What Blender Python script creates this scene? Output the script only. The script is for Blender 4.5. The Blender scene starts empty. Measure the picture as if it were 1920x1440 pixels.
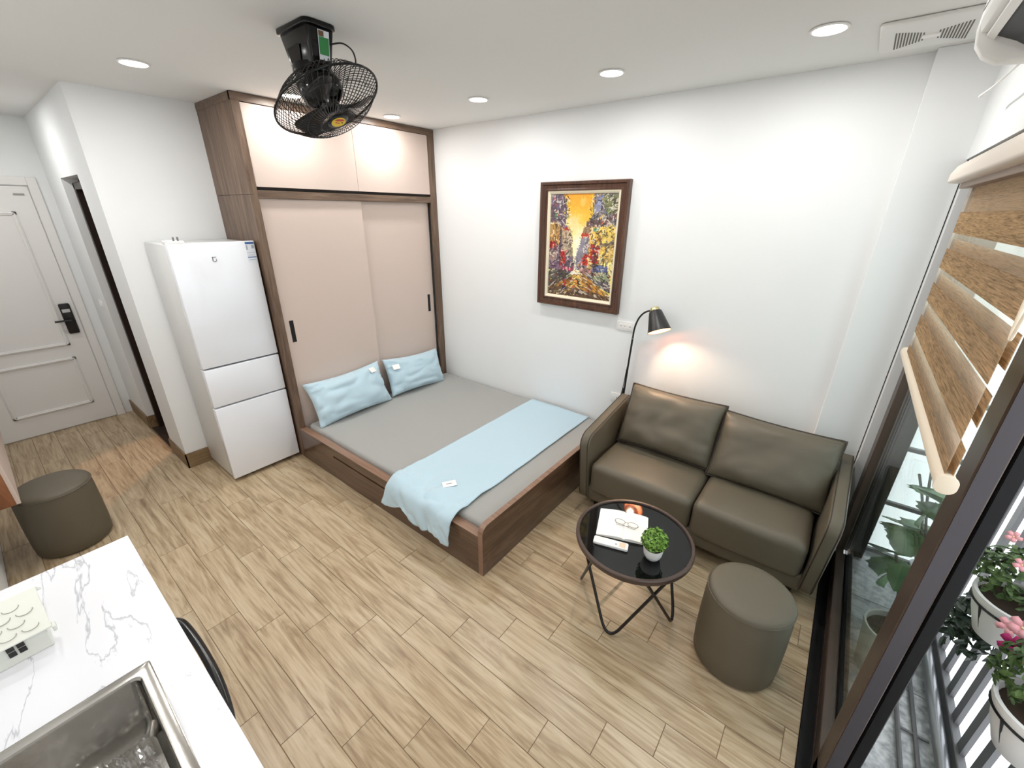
import bpy, bmesh, math, random
from mathutils import Vector, Matrix, noise
R = math.radians
random.seed(7)
sc = bpy.context.scene
COL = sc.collection

# ------------------------------------------------------------------ camera
cd = bpy.data.cameras.new('camera'); cam = bpy.data.objects.new('camera', cd); COL.objects.link(cam)
cd.sensor_width = 36.0; cd.lens = 781.93 / 1920 * 36.0; cd.clip_start = 0.02; cd.clip_end = 200
yaw, pitch, roll = -0.662, 0.392, 0.008
fw = Vector((math.sin(yaw)*math.cos(pitch), math.cos(yaw)*math.cos(pitch), -math.sin(pitch)))
rt = fw.cross(Vector((0, 0, 1))).normalized(); up = rt.cross(fw)
rt, up = rt*math.cos(roll)+up*math.sin(roll), up*math.cos(roll)-rt*math.sin(roll)
m = Matrix((rt, up, -fw)).transposed().to_4x4(); m.translation = (3.344, -3.068, 2.004)
cam.matrix_world = m
sc.camera = cam

# ------------------------------------------------------------------ world (bright overcast daylight) and exposure
w = bpy.data.worlds.new('overcast'); sc.world = w; w.use_nodes = True
w.node_tree.nodes['Background'].inputs[0].default_value = (0.93, 0.97, 1.0, 1)
w.node_tree.nodes['Background'].inputs[1].default_value = 2.4
vs = sc.view_settings
vs.view_transform = 'Standard'; vs.look = 'None'; vs.gamma = 1.0; vs.use_curve_mapping = False
vs.exposure = 0.0
sc.cycles.use_denoising = True
sc.cycles.max_bounces = 8; sc.cycles.diffuse_bounces = 5; sc.cycles.glossy_bounces = 3; sc.cycles.use_adaptive_sampling = True; sc.cycles.adaptive_threshold = .05; sc.cycles.adaptive_min_samples = 16
sc.cycles.transparent_max_bounces = 12; sc.cycles.sample_clamp_indirect = 6.0; sc.cycles.caustics_reflective = False
LAMP_W = 6.5          # watts of one ceiling downlight

# ------------------------------------------------------------------ materials
def lin(c): return tuple((x/12.92 if x <= .04045 else ((x+.055)/1.055)**2.4) for x in (v/255 for v in c))
MATS = {}
def mat(name, rgb, rough=.5, metal=0, spec=.5, bump=0, bscale=200, coat=0, emit=None, estr=0, sheen=0, trans=0):
    if name in MATS: return MATS[name]
    M = bpy.data.materials.new(name); M.use_nodes = True; nt = M.node_tree; b = nt.nodes['Principled BSDF']
    b.inputs['Base Color'].default_value = (*lin(rgb), 1); b.inputs['Roughness'].default_value = rough
    b.inputs['Metallic'].default_value = metal; b.inputs['Specular IOR Level'].default_value = spec
    b.inputs['Coat Weight'].default_value = coat; b.inputs['Sheen Weight'].default_value = sheen
    b.inputs['Transmission Weight'].default_value = trans
    if emit: b.inputs['Emission Color'].default_value = (*lin(emit), 1); b.inputs['Emission Strength'].default_value = estr
    if bump:
        tc = nt.nodes.new('ShaderNodeTexCoord'); n = nt.nodes.new('ShaderNodeTexNoise'); n.inputs['Scale'].default_value = bscale
        n.inputs['Detail'].default_value = 3
        nt.links.new(tc.outputs['Object'], n.inputs['Vector'])
        bp = nt.nodes.new('ShaderNodeBump'); bp.inputs['Strength'].default_value = bump; bp.inputs['Distance'].default_value = .01
        nt.links.new(n.outputs['Fac'], bp.inputs['Height']); nt.links.new(bp.outputs['Normal'], b.inputs['Normal'])
    MATS[name] = M; return M

def ramp(nt, stops):
    r = nt.nodes.new('ShaderNodeValToRGB'); e = r.color_ramp.elements
    while len(e) < len(stops): e.new(.5)
    for k, (p, c) in enumerate(stops): e[k].position = p; e[k].color = (*lin(c), 1)
    return r

def wood(name, stops, along='X', scale=(1.2, 22, 22), rough=.45, var=.18, dist=1.6, bump=.05, rand=True, coat=0, fine=0.0):
    """grain stretched along one axis of the object's own coordinates, shifted per object"""
    M = bpy.data.materials.new(name); M.use_nodes = True; nt = M.node_tree; b = nt.nodes['Principled BSDF']; L = nt.links
    tc = nt.nodes.new('ShaderNodeTexCoord'); mp = nt.nodes.new('ShaderNodeMapping')
    s = {'X': scale, 'Y': (scale[1], scale[0], scale[2]), 'Z': (scale[1], scale[2], scale[0])}[along]
    mp.inputs['Scale'].default_value = s
    oi = nt.nodes.new('ShaderNodeObjectInfo')
    L.new(tc.outputs['Object'], mp.inputs['Vector'])
    add = nt.nodes.new('ShaderNodeVectorMath'); add.operation = 'ADD'
    mul = nt.nodes.new('ShaderNodeMath'); mul.operation = 'MULTIPLY'; mul.inputs[1].default_value = 57.0 if rand else 0.0
    L.new(oi.outputs['Random'], mul.inputs[0]); L.new(mp.outputs['Vector'], add.inputs[0]); L.new(mul.outputs[0], add.inputs[1])
    n1 = nt.nodes.new('ShaderNodeTexNoise'); n1.inputs['Scale'].default_value = 1; n1.inputs['Detail'].default_value = 7
    n1.inputs['Roughness'].default_value = .62; n1.inputs['Distortion'].default_value = dist
    L.new(add.outputs[0], n1.inputs['Vector'])
    r = ramp(nt, stops); fac = n1.outputs['Fac']
    if fine:                                        # fine pores running along the grain
        m3 = nt.nodes.new('ShaderNodeVectorMath'); m3.operation = 'MULTIPLY'; m3.inputs[1].default_value = (3.5, 6.5, 6.5)
        n3 = nt.nodes.new('ShaderNodeTexNoise'); n3.inputs['Scale'].default_value = 1; n3.inputs['Detail'].default_value = 4; n3.inputs['Distortion'].default_value = .6
        L.new(add.outputs[0], m3.inputs[0]); L.new(m3.outputs[0], n3.inputs['Vector'])
        sb = nt.nodes.new('ShaderNodeMath'); sb.operation = 'SUBTRACT'; sb.inputs[1].default_value = .5; L.new(n3.outputs['Fac'], sb.inputs[0])
        ma = nt.nodes.new('ShaderNodeMath'); ma.operation = 'MULTIPLY_ADD'; ma.inputs[1].default_value = fine
        L.new(sb.outputs[0], ma.inputs[0]); L.new(fac, ma.inputs[2]); fac = ma.outputs[0]
    L.new(fac, r.inputs['Fac'])
    # broad tone drift and plank-to-plank variation
    n2 = nt.nodes.new('ShaderNodeTexNoise'); n2.inputs['Scale'].default_value = .22; n2.inputs['Detail'].default_value = 2
    L.new(add.outputs[0], n2.inputs['Vector'])
    mix = nt.nodes.new('ShaderNodeMath'); mix.operation = 'MULTIPLY_ADD'; mix.inputs[1].default_value = var; mix.inputs[2].default_value = 1-var*.5
    am = nt.nodes.new('ShaderNodeMath'); am.operation = 'ADD'
    L.new(n2.outputs['Fac'], am.inputs[0]); L.new(oi.outputs['Random'], am.inputs[1])
    hf = nt.nodes.new('ShaderNodeMath'); hf.operation = 'MULTIPLY'; hf.inputs[1].default_value = .5
    L.new(am.outputs[0], hf.inputs[0]); L.new(hf.outputs[0], mix.inputs[0])
    hs = nt.nodes.new('ShaderNodeHueSaturation'); L.new(mix.outputs[0], hs.inputs['Value']); L.new(r.outputs['Color'], hs.inputs['Color'])
    L.new(hs.outputs['Color'], b.inputs['Base Color'])
    b.inputs['Roughness'].default_value = rough; b.inputs['Coat Weight'].default_value = coat
    bp = nt.nodes.new('ShaderNodeBump'); bp.inputs['Strength'].default_value = bump; bp.inputs['Distance'].default_value = .004
    L.new(n1.outputs['Fac'], bp.inputs['Height']); L.new(bp.outputs['Normal'], b.inputs['Normal'])
    return M

M_wall = mat('white_wall_paint', (236, 238, 239), .75, bump=.012, bscale=320)
M_ceil = mat('ceiling_paint', (230, 230, 228), .85)
M_floor = wood('wood_look_tile', [(.22, (128, 106, 80)), (.40, (164, 142, 112)), (.56, (188, 168, 138)), (.78, (206, 189, 162))], scale=(1.3, 13, 13), rough=.30, var=.13, dist=2.3, bump=.03, fine=.5)
M_grout = mat('grout', (134, 115, 93), .9)
M_walnut = wood('brown_laminate', [(.3, (78, 60, 47)), (.5, (103, 82, 66)), (.7, (126, 104, 86))], 'X', (2, 26, 26), .42, .2, 1.2, .02, rand=False)
M_walnut_y = wood('brown_laminate_y', [(.3, (78, 60, 47)), (.5, (103, 82, 66)), (.7, (126, 104, 86))], 'Y', (2, 26, 26), .42, .2, 1.2, .02, rand=False)
M_walnut_z = wood('brown_laminate_z', [(.3, (78, 60, 47)), (.5, (103, 82, 66)), (.7, (126, 104, 86))], 'Z', (2, 26, 26), .42, .2, 1.2, .02, rand=False)
M_bed_x = wood('bed_walnut_x', [(.3, (62, 44, 33)), (.5, (88, 65, 49)), (.72, (112, 87, 69))], 'X', (2, 26, 26), 0.28, .2, 1.2, .02, rand=False, coat=.3)
M_bed_y = wood('bed_walnut_y', [(.3, (62, 44, 33)), (.5, (88, 65, 49)), (.72, (112, 87, 69))], 'Y', (2, 26, 26), 0.28, .2, 1.2, .02, rand=False, coat=.3)
M_base = wood('baseboard_wood', [(.3, (104, 82, 56)), (.5, (132, 108, 78)), (.7, (156, 132, 102))], 'X', (2, 26, 26), .5, .1)
M_base_y = wood('baseboard_wood_y', [(.3, (104, 82, 56)), (.5, (132, 108, 78)), (.7, (156, 132, 102))], 'Y', (2, 26, 26), .5, .1)
M_pink = mat('blush_beige_laminate', (206, 188, 178), .48, bump=.01, bscale=400)
M_black = mat('black_plastic', (16, 16, 17), .35)
M_gloss = mat('gloss_black_plastic', (6, 6, 7), .16, spec=.4)
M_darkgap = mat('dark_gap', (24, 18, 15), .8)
M_fridge = mat('fridge_white', (236, 239, 246), .22, coat=.4)
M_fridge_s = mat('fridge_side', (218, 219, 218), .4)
M_white = mat('white_plastic', (238, 238, 236), .35)
M_doorw = mat('door_white', (232, 230, 228), .4)
M_leather = mat('taupe_leather', (95, 88, 74), .46, bump=.05, bscale=420)
M_leather2 = mat('ottoman_leather', (95, 88, 74), .52, bump=.05, bscale=420)
M_pipe = mat('leather_piping', (52, 43, 34), .5)
M_sheet = mat('grey_sheet', (160, 160, 157), .9, bump=.06, bscale=60, sheen=.2)
M_blue = mat('pale_blue_cotton', (186, 211, 224), .9, bump=.05, bscale=900, sheen=.3)
M_tag = mat('white_tag', (246, 244, 242), .7)
M_ink = mat('grey_ink', (120, 118, 120), .7)
M_alu = mat('dark_aluminium', (74, 70, 74), .42, metal=.35)
M_alu_brown = mat('brown_aluminium', (84, 70, 62), .35, metal=.35)
M_alu_black = mat('black_aluminium', (17, 16, 17), .45, spec=.25)
M_steel = mat('brushed_steel', (176, 173, 168), .2, metal=1, bump=.02, bscale=90)
M_metal_black = mat('black_powder_coat', (22, 19, 18), .4)
M_metal_brown = mat('bronze_rim', (74, 60, 54), .35, metal=.2)
M_brass = mat('brass', (196, 186, 140), .3, metal=.7)
M_pot = mat('white_ceramic', (232, 232, 230), .3)
M_soil = mat('soil', (60, 46, 34), .95)
M_cream = mat('cream_rail', (226, 212, 190), .45)
M_pinkw = mat('blush_rail', (224, 212, 199), .4)

def attr_mat(name, rough, bump=.2):
    M = bpy.data.materials.new(name); M.use_nodes = True; nt = M.node_tree; b = nt.nodes['Principled BSDF']
    a = nt.nodes.new('ShaderNodeAttribute'); a.attribute_name = 'Col'; nt.links.new(a.outputs['Color'], b.inputs['Base Color'])
    b.inputs['Roughness'].default_value = rough
    return M

def glass_mat(name, tint=(.93, .96, .95), refl=1.0):
    M = bpy.data.materials.new(name); M.use_nodes = True; nt = M.node_tree; nt.nodes.clear()
    o = nt.nodes.new('ShaderNodeOutputMaterial'); t = nt.nodes.new('ShaderNodeBsdfTransparent'); g = nt.nodes.new('ShaderNodeBsdfGlossy')
    t.inputs[0].default_value = (*tint, 1); g.inputs['Roughness'].default_value = .01
    # Schlick reflectance of a thin pane, the same from both sides
    ge = nt.nodes.new('ShaderNodeNewGeometry'); dp = nt.nodes.new('ShaderNodeVectorMath'); dp.operation = 'DOT_PRODUCT'
    nt.links.new(ge.outputs['Incoming'], dp.inputs[0]); nt.links.new(ge.outputs['Normal'], dp.inputs[1]); last = dp.outputs['Value']
    for op, v1, v2 in (('ABSOLUTE', None, None), ('SUBTRACT', 1.0, 'in'), ('POWER', 'in', 5.0), ('MULTIPLY_ADD', 'in', .45)):
        q = nt.nodes.new('ShaderNodeMath'); q.operation = op
        if op == 'SUBTRACT': q.inputs[0].default_value = 1.0; nt.links.new(last, q.inputs[1])
        else:
            nt.links.new(last, q.inputs[0])
            if v2 is not None: q.inputs[1].default_value = v2
            if op == 'MULTIPLY_ADD': q.inputs[2].default_value = .02
        last = q.outputs[0]
    mx = nt.nodes.new('ShaderNodeMixShader')
    nt.links.new(last, mx.inputs[0]); nt.links.new(t.outputs[0], mx.inputs[1]); nt.links.new(g.outputs[0], mx.inputs[2])
    nt.links.new(mx.outputs[0], o.inputs[0]); return M
M_glass = glass_mat('window_glass')

def fabric_trans(name, rgb, tr, opac=1.0, grain=False):
    M = bpy.data.materials.new(name); M.use_nodes = True; nt = M.node_tree; nt.nodes.clear(); L = nt.links
    o = nt.nodes.new('ShaderNodeOutputMaterial'); d = nt.nodes.new('ShaderNodeBsdfDiffuse'); t = nt.nodes.new('ShaderNodeBsdfTranslucent')
    d.inputs[0].default_value = t.inputs[0].default_value = (*lin(rgb), 1)
    if grain:
        tc = nt.nodes.new('ShaderNodeTexCoord'); mp = nt.nodes.new('ShaderNodeMapping'); mp.inputs['Scale'].default_value = (60, 14, 300)
        n = nt.nodes.new('ShaderNodeTexNoise'); n.inputs['Scale'].default_value = 1; n.inputs['Detail'].default_value = 5; n.inputs['Distortion'].default_value = .8
        r = ramp(nt, [(.32, tuple(int(c*.78) for c in rgb)), (.5, rgb), (.68, tuple(min(255, int(c*1.12)) for c in rgb))])
        L.new(tc.outputs['Object'], mp.inputs[0]); L.new(mp.outputs[0], n.inputs['Vector']); L.new(n.outputs['Fac'], r.inputs[0])
        L.new(r.outputs[0], d.inputs[0]); L.new(r.outputs[0], t.inputs[0])
    mx = nt.nodes.new('ShaderNodeMixShader'); mx.inputs[0].default_value = tr
    L.new(d.outputs[0], mx.inputs[1]); L.new(t.outputs[0], mx.inputs[2]); last = mx
    if opac < 1:
        tp = nt.nodes.new('ShaderNodeBsdfTransparent'); m2 = nt.nodes.new('ShaderNodeMixShader'); m2.inputs[0].default_value = opac
        L.new(tp.outputs[0], m2.inputs[1]); L.new(mx.outputs[0], m2.inputs[2]); last = m2
    L.new(last.outputs[0], o.inputs[0]); return M
M_band = fabric_trans('wood_look_blind_fabric', (190, 163, 130), .42, grain=True)
M_sheer = fabric_trans('sheer_blind_fabric', (228, 214, 194), .5, .26)

def marble():
    M = bpy.data.materials.new('white_marble'); M.use_nodes = True; nt = M.node_tree; b = nt.nodes['Principled BSDF']; L = nt.links
    tc = nt.nodes.new('ShaderNodeTexCoord')
    n = nt.nodes.new('ShaderNodeTexNoise'); n.inputs['Scale'].default_value = 1.5; n.inputs['Detail'].default_value = 6; n.inputs['Roughness'].default_value = .58; n.inputs['Distortion'].default_value = .35
    mp = nt.nodes.new('ShaderNodeMapping'); mp.inputs['Rotation'].default_value = (0, 0, R(38)); mp.inputs['Scale'].default_value = (.8, 3.2, 1); mp.inputs['Location'].default_value = (.37, .2, 0)
    L.new(tc.outputs['Object'], mp.inputs['Vector']); L.new(mp.outputs['Vector'], n.inputs['Vector'])
    r = ramp(nt, [(.0, (229, 230, 235)), (.490, (229, 230, 235)), (.5, (182, 184, 192)), (.506, (229, 230, 235)), (1, (229, 230, 235))])
    L.new(n.outputs['Fac'], r.inputs[0]); L.new(r.outputs[0], b.inputs['Base Color'])
    b.inputs['Roughness'].default_value = .16
    return M
M_marble = marble()

def stone(name, a, bcol, scale, rough):
    M = bpy.data.materials.new(name); M.use_nodes = True; nt = M.node_tree; b = nt.nodes['Principled BSDF']; L = nt.links
    tc = nt.nodes.new('ShaderNodeTexCoord'); n = nt.nodes.new('ShaderNodeTexNoise'); n.inputs['Scale'].default_value = scale; n.inputs['Detail'].default_value = 6
    L.new(tc.outputs['Object'], n.inputs['Vector']); r = ramp(nt, [(.35, a), (.65, bcol)])
    L.new(n.outputs['Fac'], r.inputs[0]); L.new(r.outputs[0], b.inputs['Base Color']); b.inputs['Roughness'].default_value = rough
    return M
M_tile = stone('grey_balcony_tile', (150, 152, 155), (206, 208, 210), 34, .12)
M_darkstone = stone('dark_threshold_stone', (34, 28, 25), (62, 52, 47), 40, .3)
M_leaf_big = stone('broad_leaf_green', (66, 106, 62), (108, 150, 92), 9, .35)
M_leaf_s = stone('small_leaf_green', (70, 112, 34), (130, 172, 70), 60, .4)
M_leaf_f = stone('flower_foliage_green', (48, 72, 34), (96, 122, 66), 40, .5)
M_house = mat('pale_grey_plastic', (222, 224, 216), .45)

# ------------------------------------------------------------------ mesh helpers
class MB:
    def __init__(s): s.v = []; s.f = []
    def add(s, vs, fs):
        o = len(s.v); s.v += [tuple(v) for v in vs]; s.f += [tuple(i+o for i in f) for f in fs]; return s
    def box(s, x0, x1, y0, y1, z0, z1):
        return s.add([(x, y, z) for z in (z0, z1) for y in (y0, y1) for x in (x0, x1)],
                     [(0, 2, 3, 1), (4, 5, 7, 6), (0, 1, 5, 4), (2, 6, 7, 3), (0, 4, 6, 2), (1, 3, 7, 5)])
    def tube(s, pts, r, n=8, closed=False, cap=True):
        pts = [Vector(p) for p in pts]; N = len(pts); rs = r if isinstance(r, (list, tuple)) else [r]*N
        prev = None; rings = []
        for i, p in enumerate(pts):
            a = pts[(i-1) % N] if (closed or i > 0) else p; b = pts[(i+1) % N] if (closed or i < N-1) else p
            t = (b-a).normalized()
            if prev is None: u = t.orthogonal().normalized()
            else:
                u = prev - t*prev.dot(t)
                u = u.normalized() if u.length > 1e-6 else t.orthogonal().normalized()
            prev = u; w_ = t.cross(u)
            rings.append([p + (u*math.cos(2*math.pi*k/n)+w_*math.sin(2*math.pi*k/n))*rs[i] for k in range(n)])
        o = len(s.v); s.v += [tuple(q) for g in rings for q in g]
        M_ = N if closed else N-1
        for i in range(M_):
            for k in range(n):
                j = (i+1) % N
                s.f.append((o+i*n+k, o+i*n+(k+1) % n, o+j*n+(k+1) % n, o+j*n+k))
        if cap and not closed:
            s.f.append(tuple(o+k for k in reversed(range(n)))); s.f.append(tuple(o+(N-1)*n+k for k in range(n)))
        return s
    def lathe(s, prof, c=(0, 0, 0), n=32, cap=True):
        o = len(s.v); P = len(prof)
        for (r, z) in prof:
            for k in range(n):
                a = 2*math.pi*k/n; s.v.append((c[0]+r*math.cos(a), c[1]+r*math.sin(a), c[2]+z))
        for i in range(P-1):
            for k in range(n):
                s.f.append((o+i*n+k, o+i*n+(k+1) % n, o+(i+1)*n+(k+1) % n, o+(i+1)*n+k))
        if cap:
            s.f.append(tuple(o+k for k in reversed(range(n)))); s.f.append(tuple(o+(P-1)*n+k for k in range(n)))
        return s
    def prism(s, poly, a0, a1, axis='y'):
        """poly of 2D points extruded along an axis: x -> (y,z), y -> (x,z), z -> (x,y)"""
        def P(p, a): return {'x': (a, p[0], p[1]), 'y': (p[0], a, p[1]), 'z': (p[0], p[1], a)}[axis]
        n = len(poly); o = len(s.v)
        s.v += [P(p, a0) for p in poly] + [P(p, a1) for p in poly]
        s.f.append(tuple(o+i for i in range(n))); s.f.append(tuple(o+n+i for i in reversed(range(n))))
        for i in range(n): s.f.append((o+i, o+n+i, o+n+(i+1) % n, o+(i+1) % n))
        return s
    def xf(s, M_):
        s.v = [tuple(M_ @ Vector(v)) for v in s.v]; return s
    def mesh(s, name, bevel=0, seg=2, smooth=False, center=False):
        me = bpy.data.meshes.new(name); me.from_pydata(s.v, [], s.f)
        bm = bmesh.new(); bm.from_mesh(me); bmesh.ops.recalc_face_normals(bm, faces=bm.faces)
        if bevel:
            es = [e for e in bm.edges if len(e.link_faces) == 2 and e.calc_face_angle(0) > R(35)]
            bmesh.ops.bevel(bm, geom=es, offset=bevel, segments=seg, affect='EDGES', profile=.5, clamp_overlap=True)
        if smooth:
            for f in bm.faces: f.smooth = True
        bm.to_mesh(me); bm.free(); return me

def place(o, parent=None):
    COL.objects.link(o)
    if parent is not None: o.parent = parent; o.matrix_parent_inverse = parent.matrix_world.inverted()
    return o
def obj(name, mb, material, parent=None, bevel=0, seg=2, smooth=False, auto=None):
    me = mb.mesh(name, bevel, seg, smooth) if isinstance(mb, MB) else mb
    if not me.materials: me.materials.append(material)
    if (bevel and seg > 1) or auto:
        for p in me.polygons: p.use_smooth = True
        try: me.set_sharp_from_angle(angle=R(auto or 40))
        except Exception: pass
    return place(bpy.data.objects.new(name, me), parent)
def tag(o, label, cat, group=None):
    o['label'] = label; o['category'] = cat
    if group: o['group'] = group
    return o
def struct(o): o['kind'] = 'structure'; return o
def thing(name, label, cat, loc=(0, 0, 0), group=None):
    o = bpy.data.objects.new(name, None); o.empty_display_size = .1; o.location = loc; COL.objects.link(o)
    o.matrix_world = Matrix.Translation(loc)
    return tag(o, label, cat, group)
def box(*a): return MB().box(*a)
def rrect(x0, x1, z0, z1, r, n=5, corners=(1, 1, 1, 1)):
    """rounded rectangle; corners order: lower-left, lower-right, upper-right, upper-left"""
    out = []
    for k, (cx, cz, a0) in enumerate(((x0, z0, 180), (x1, z0, 270), (x1, z1, 0), (x0, z1, 90))):
        if not corners[k]: out.append((cx, cz)); continue
        ox = cx + (r if cx == x0 else -r); oz = cz + (r if cz == z0 else -r)
        for i in range(n+1):
            a = R(a0 + 90*i/n); out.append((ox+r*math.cos(a), oz+r*math.sin(a)))
    return out
def arc(pts, n=10):
    """Catmull-Rom smoothing of a polyline"""
    P = [Vector(p) for p in pts]; P = [P[0]*2-P[1]] + P + [P[-1]*2-P[-2]]; out = []
    for i in range(1, len(P)-2):
        for k in range(n):
            t = k/n; a, b, c, d = P[i-1], P[i], P[i+1], P[i+2]
            out.append(.5*((2*b)+(c-a)*t+(2*a-5*b+4*c-d)*t*t+(3*b-a-3*c+d)*t**3))
    out.append(P[-2]); return out

H = 2.70
XW = 3.65          # window wall
YF = -3.45         # kitchen wall

# ================================================================== THE SETTING
# floor: base slab and one plank per wood-look tile
fl = struct(obj('floor', box(-2.45, XW, YF-.1, .1, -.10, -.003), M_grout))
PL, PW, G = .8, .15, .0011
full = MB().box(-PL/2+G, PL/2-G, -PW/2+G, PW/2-G, -.008, 0).mesh('plank', .0012, 1)
full.materials.append(M_floor)
cut = {}
k0 = int(math.floor((YF+2.25)/PW)); k1 = int(math.ceil(2.25/PW))
for k in range(k0, k1):
    ya = -2.25+PW*k; yb = ya+PW
    ya2, yb2 = max(ya, YF), min(yb, 0)
    if yb2-ya2 < .01: continue
    xmin = -2.33 if yb2 <= -2.36 else -.60
    j = math.floor((xmin-(2.0+.2*k))/PL)
    while True:
        xa = 2.0+.2*k+PL*j; xb = xa+PL; j += 1
        if xa >= XW: break
        a, b = max(xa, xmin), min(xb, XW)
        if b-a < .02: continue
        if b < 2.0 and b > .05 and a > .05 and ya2 > -1.66: continue     # wholly beneath the bed
        if b < 0.0 and ya2 > -1.66: continue                             # wholly beneath the wardrobe
        if b-a > PL-1e-4 and yb2-ya2 > PW-1e-4: me = full
        else:
            key = (round(b-a, 3), round(yb2-ya2, 3))
            if key not in cut:
                lx, ly = (b-a)/2, (yb2-ya2)/2
                cut[key] = MB().box(-lx+G, lx-G, -ly+G, ly-G, -.008, 0).mesh('plank_cut', .0012, 1); cut[key].materials.append(M_floor)
            me = cut[key]
        o = bpy.data.objects.new('plank', me); o.location = ((a+b)/2, (ya2+yb2)/2, 0); place(o, fl)

struct(obj('ceiling', box(-2.45, XW+.15, YF-.1, .1, H, H+.12), M_ceil))
struct(obj('wall_back', box(-.7, XW+.15, 0, .1, 0, H), M_wall))
struct(obj('wall_back_pilaster', box(3.424, XW+.06, -.07, 0, 0, H), M_wall, bevel=.003, seg=1))
struct(obj('wall_left', box(-.7, -.60, -2.39, 0, 0, H), M_wall))
# corridor wall with the bathroom opening
OX0, OX1, OZ = -1.70, -1.02, 2.22
wc = MB().box(-2.45, OX0, -2.39, -2.29, 0, H).box(OX1, -.70, -2.39, -2.29, 0, H).box(OX0, OX1, -2.39, -2.29, OZ, H)
struct(obj('wall_corridor', wc, M_wall))
struct(obj('wall_entry', box(-2.45, -2.33, YF-.1, -2.29, 0, H), M_wall))
struct(obj('wall_front', box(-2.45, XW+.15, YF-.1, YF, 0, H), M_wall))
# window wall: lintel above the sliding door and a solid pier beside the kitchen
WZ, WY0, WY1 = 2.24, -2.75, -.07
struct(obj('wall_window', MB().box(XW, XW+.15, WY0, 0, WZ, H).box(XW, XW+.15, YF-.1, WY0, 0, H), M_wall))
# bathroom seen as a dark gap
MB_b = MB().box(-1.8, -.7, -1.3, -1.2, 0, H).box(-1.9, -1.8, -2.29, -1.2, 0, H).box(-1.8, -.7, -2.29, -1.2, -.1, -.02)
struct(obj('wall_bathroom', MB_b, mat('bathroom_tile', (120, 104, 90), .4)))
d2 = struct(obj('door_frame_bathroom', MB().box(OX0, OX0+.05, -2.335, -2.285, 0, OZ-.03).box(OX1-.05, OX1, -2.335, -2.285, 0, OZ-.03).box(OX0, OX1, -2.335, -2.285, OZ-.08, OZ-.03), mat('dark_brown_door', (38, 26, 21), .35), bevel=.004, seg=1))
dl = struct(obj('door_2', box(OX0+.055, OX0+.095, -2.29, -1.66, .01, OZ-.09), mat('dark_brown_door', (38, 26, 21), .35), bevel=.003, seg=1))
obj('door_handle', MB().tube([(OX0+.095, -1.75, 1.0), (OX0+.14, -1.75, 1.0), (OX0+.14, -1.86, 1.0)], .01), M_steel, dl)
struct(obj('trim_threshold', box(OX0, OX1, -2.39, -2.25, -.02, .006), M_darkstone))
# baseboards
struct(obj('baseboard_left', box(-.60, -.588, -2.402, -1.72, 0, .13), M_base_y, bevel=.002, seg=1))
struct(obj('baseboard_corridor', MB().box(-2.33, OX0, -2.402, -2.39, 0, .13).box(OX1, -.588, -2.402, -2.39, 0, .13).box(OX0-.0, OX0+.012, -2.39, -2.335, 0, .13).box(OX1-.012, OX1, -2.39, -2.335, 0, .13), M_base, bevel=.002, seg=1))

# entrance door: leaf with raised panel mouldings, casing
dr = struct(obj('door_1', box(-2.345, -2.318, -3.32, -2.53, .008, 2.17), M_doorw, bevel=.003, seg=1))
def moulding(y0, y1, z0, z1):
    b = MB()
    for d, wdt, h in ((0, .03, .012), (.008, .012, .018)):
        for (a0, a1, c0, c1) in ((y0+d, y1-d, z0+d, z0+d+wdt), (y0+d, y1-d, z1-d-wdt, z1-d), (y0+d, y0+d+wdt, z0+d, z1-d), (y1-d-wdt, y1-d, z0+d, z1-d)):
            b.box(-2.320, -2.318+h, a0, a1, c0, c1)
    return b
for z0, z1 in ((.20, .685), (.80, 1.975)):
    obj('door_panel', moulding(-3.20, -2.655, z0, z1), M_doorw, dr, bevel=.003, seg=1)
lk = obj('lock', MB().prism(rrect(-2.635, -2.560, .905, 1.185, .012), -2.318, -2.292, 'x'), M_black, dr, bevel=.003)
obj('lever', MB().tube([(-2.292, -2.59, 1.035), (-2.262, -2.59, 1.035), (-2.262, -2.70, 1.035)], .009), M_black, lk, auto=40)
obj('display', box(-2.2925, -2.2905, -2.625, -2.572, 1.105, 1.135), mat('lock_display', (190, 190, 192), .3), lk)
obj('door_number_plate', box(-2.318, -2.314, -2.63, -2.565, 2.10, 2.115), mat('plate_grey', (150, 148, 146), .4), dr)
struct(obj('trim_entry_door', MB().box(-2.33, -2.306, -2.525, -2.462, 0, 2.245).box(-2.33, -2.306, -3.385, -3.325, 0, 2.245).box(-2.33, -2.306, -3.325, -2.525, 2.178, 2.245), M_doorw, bevel=.004, seg=1))

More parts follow.
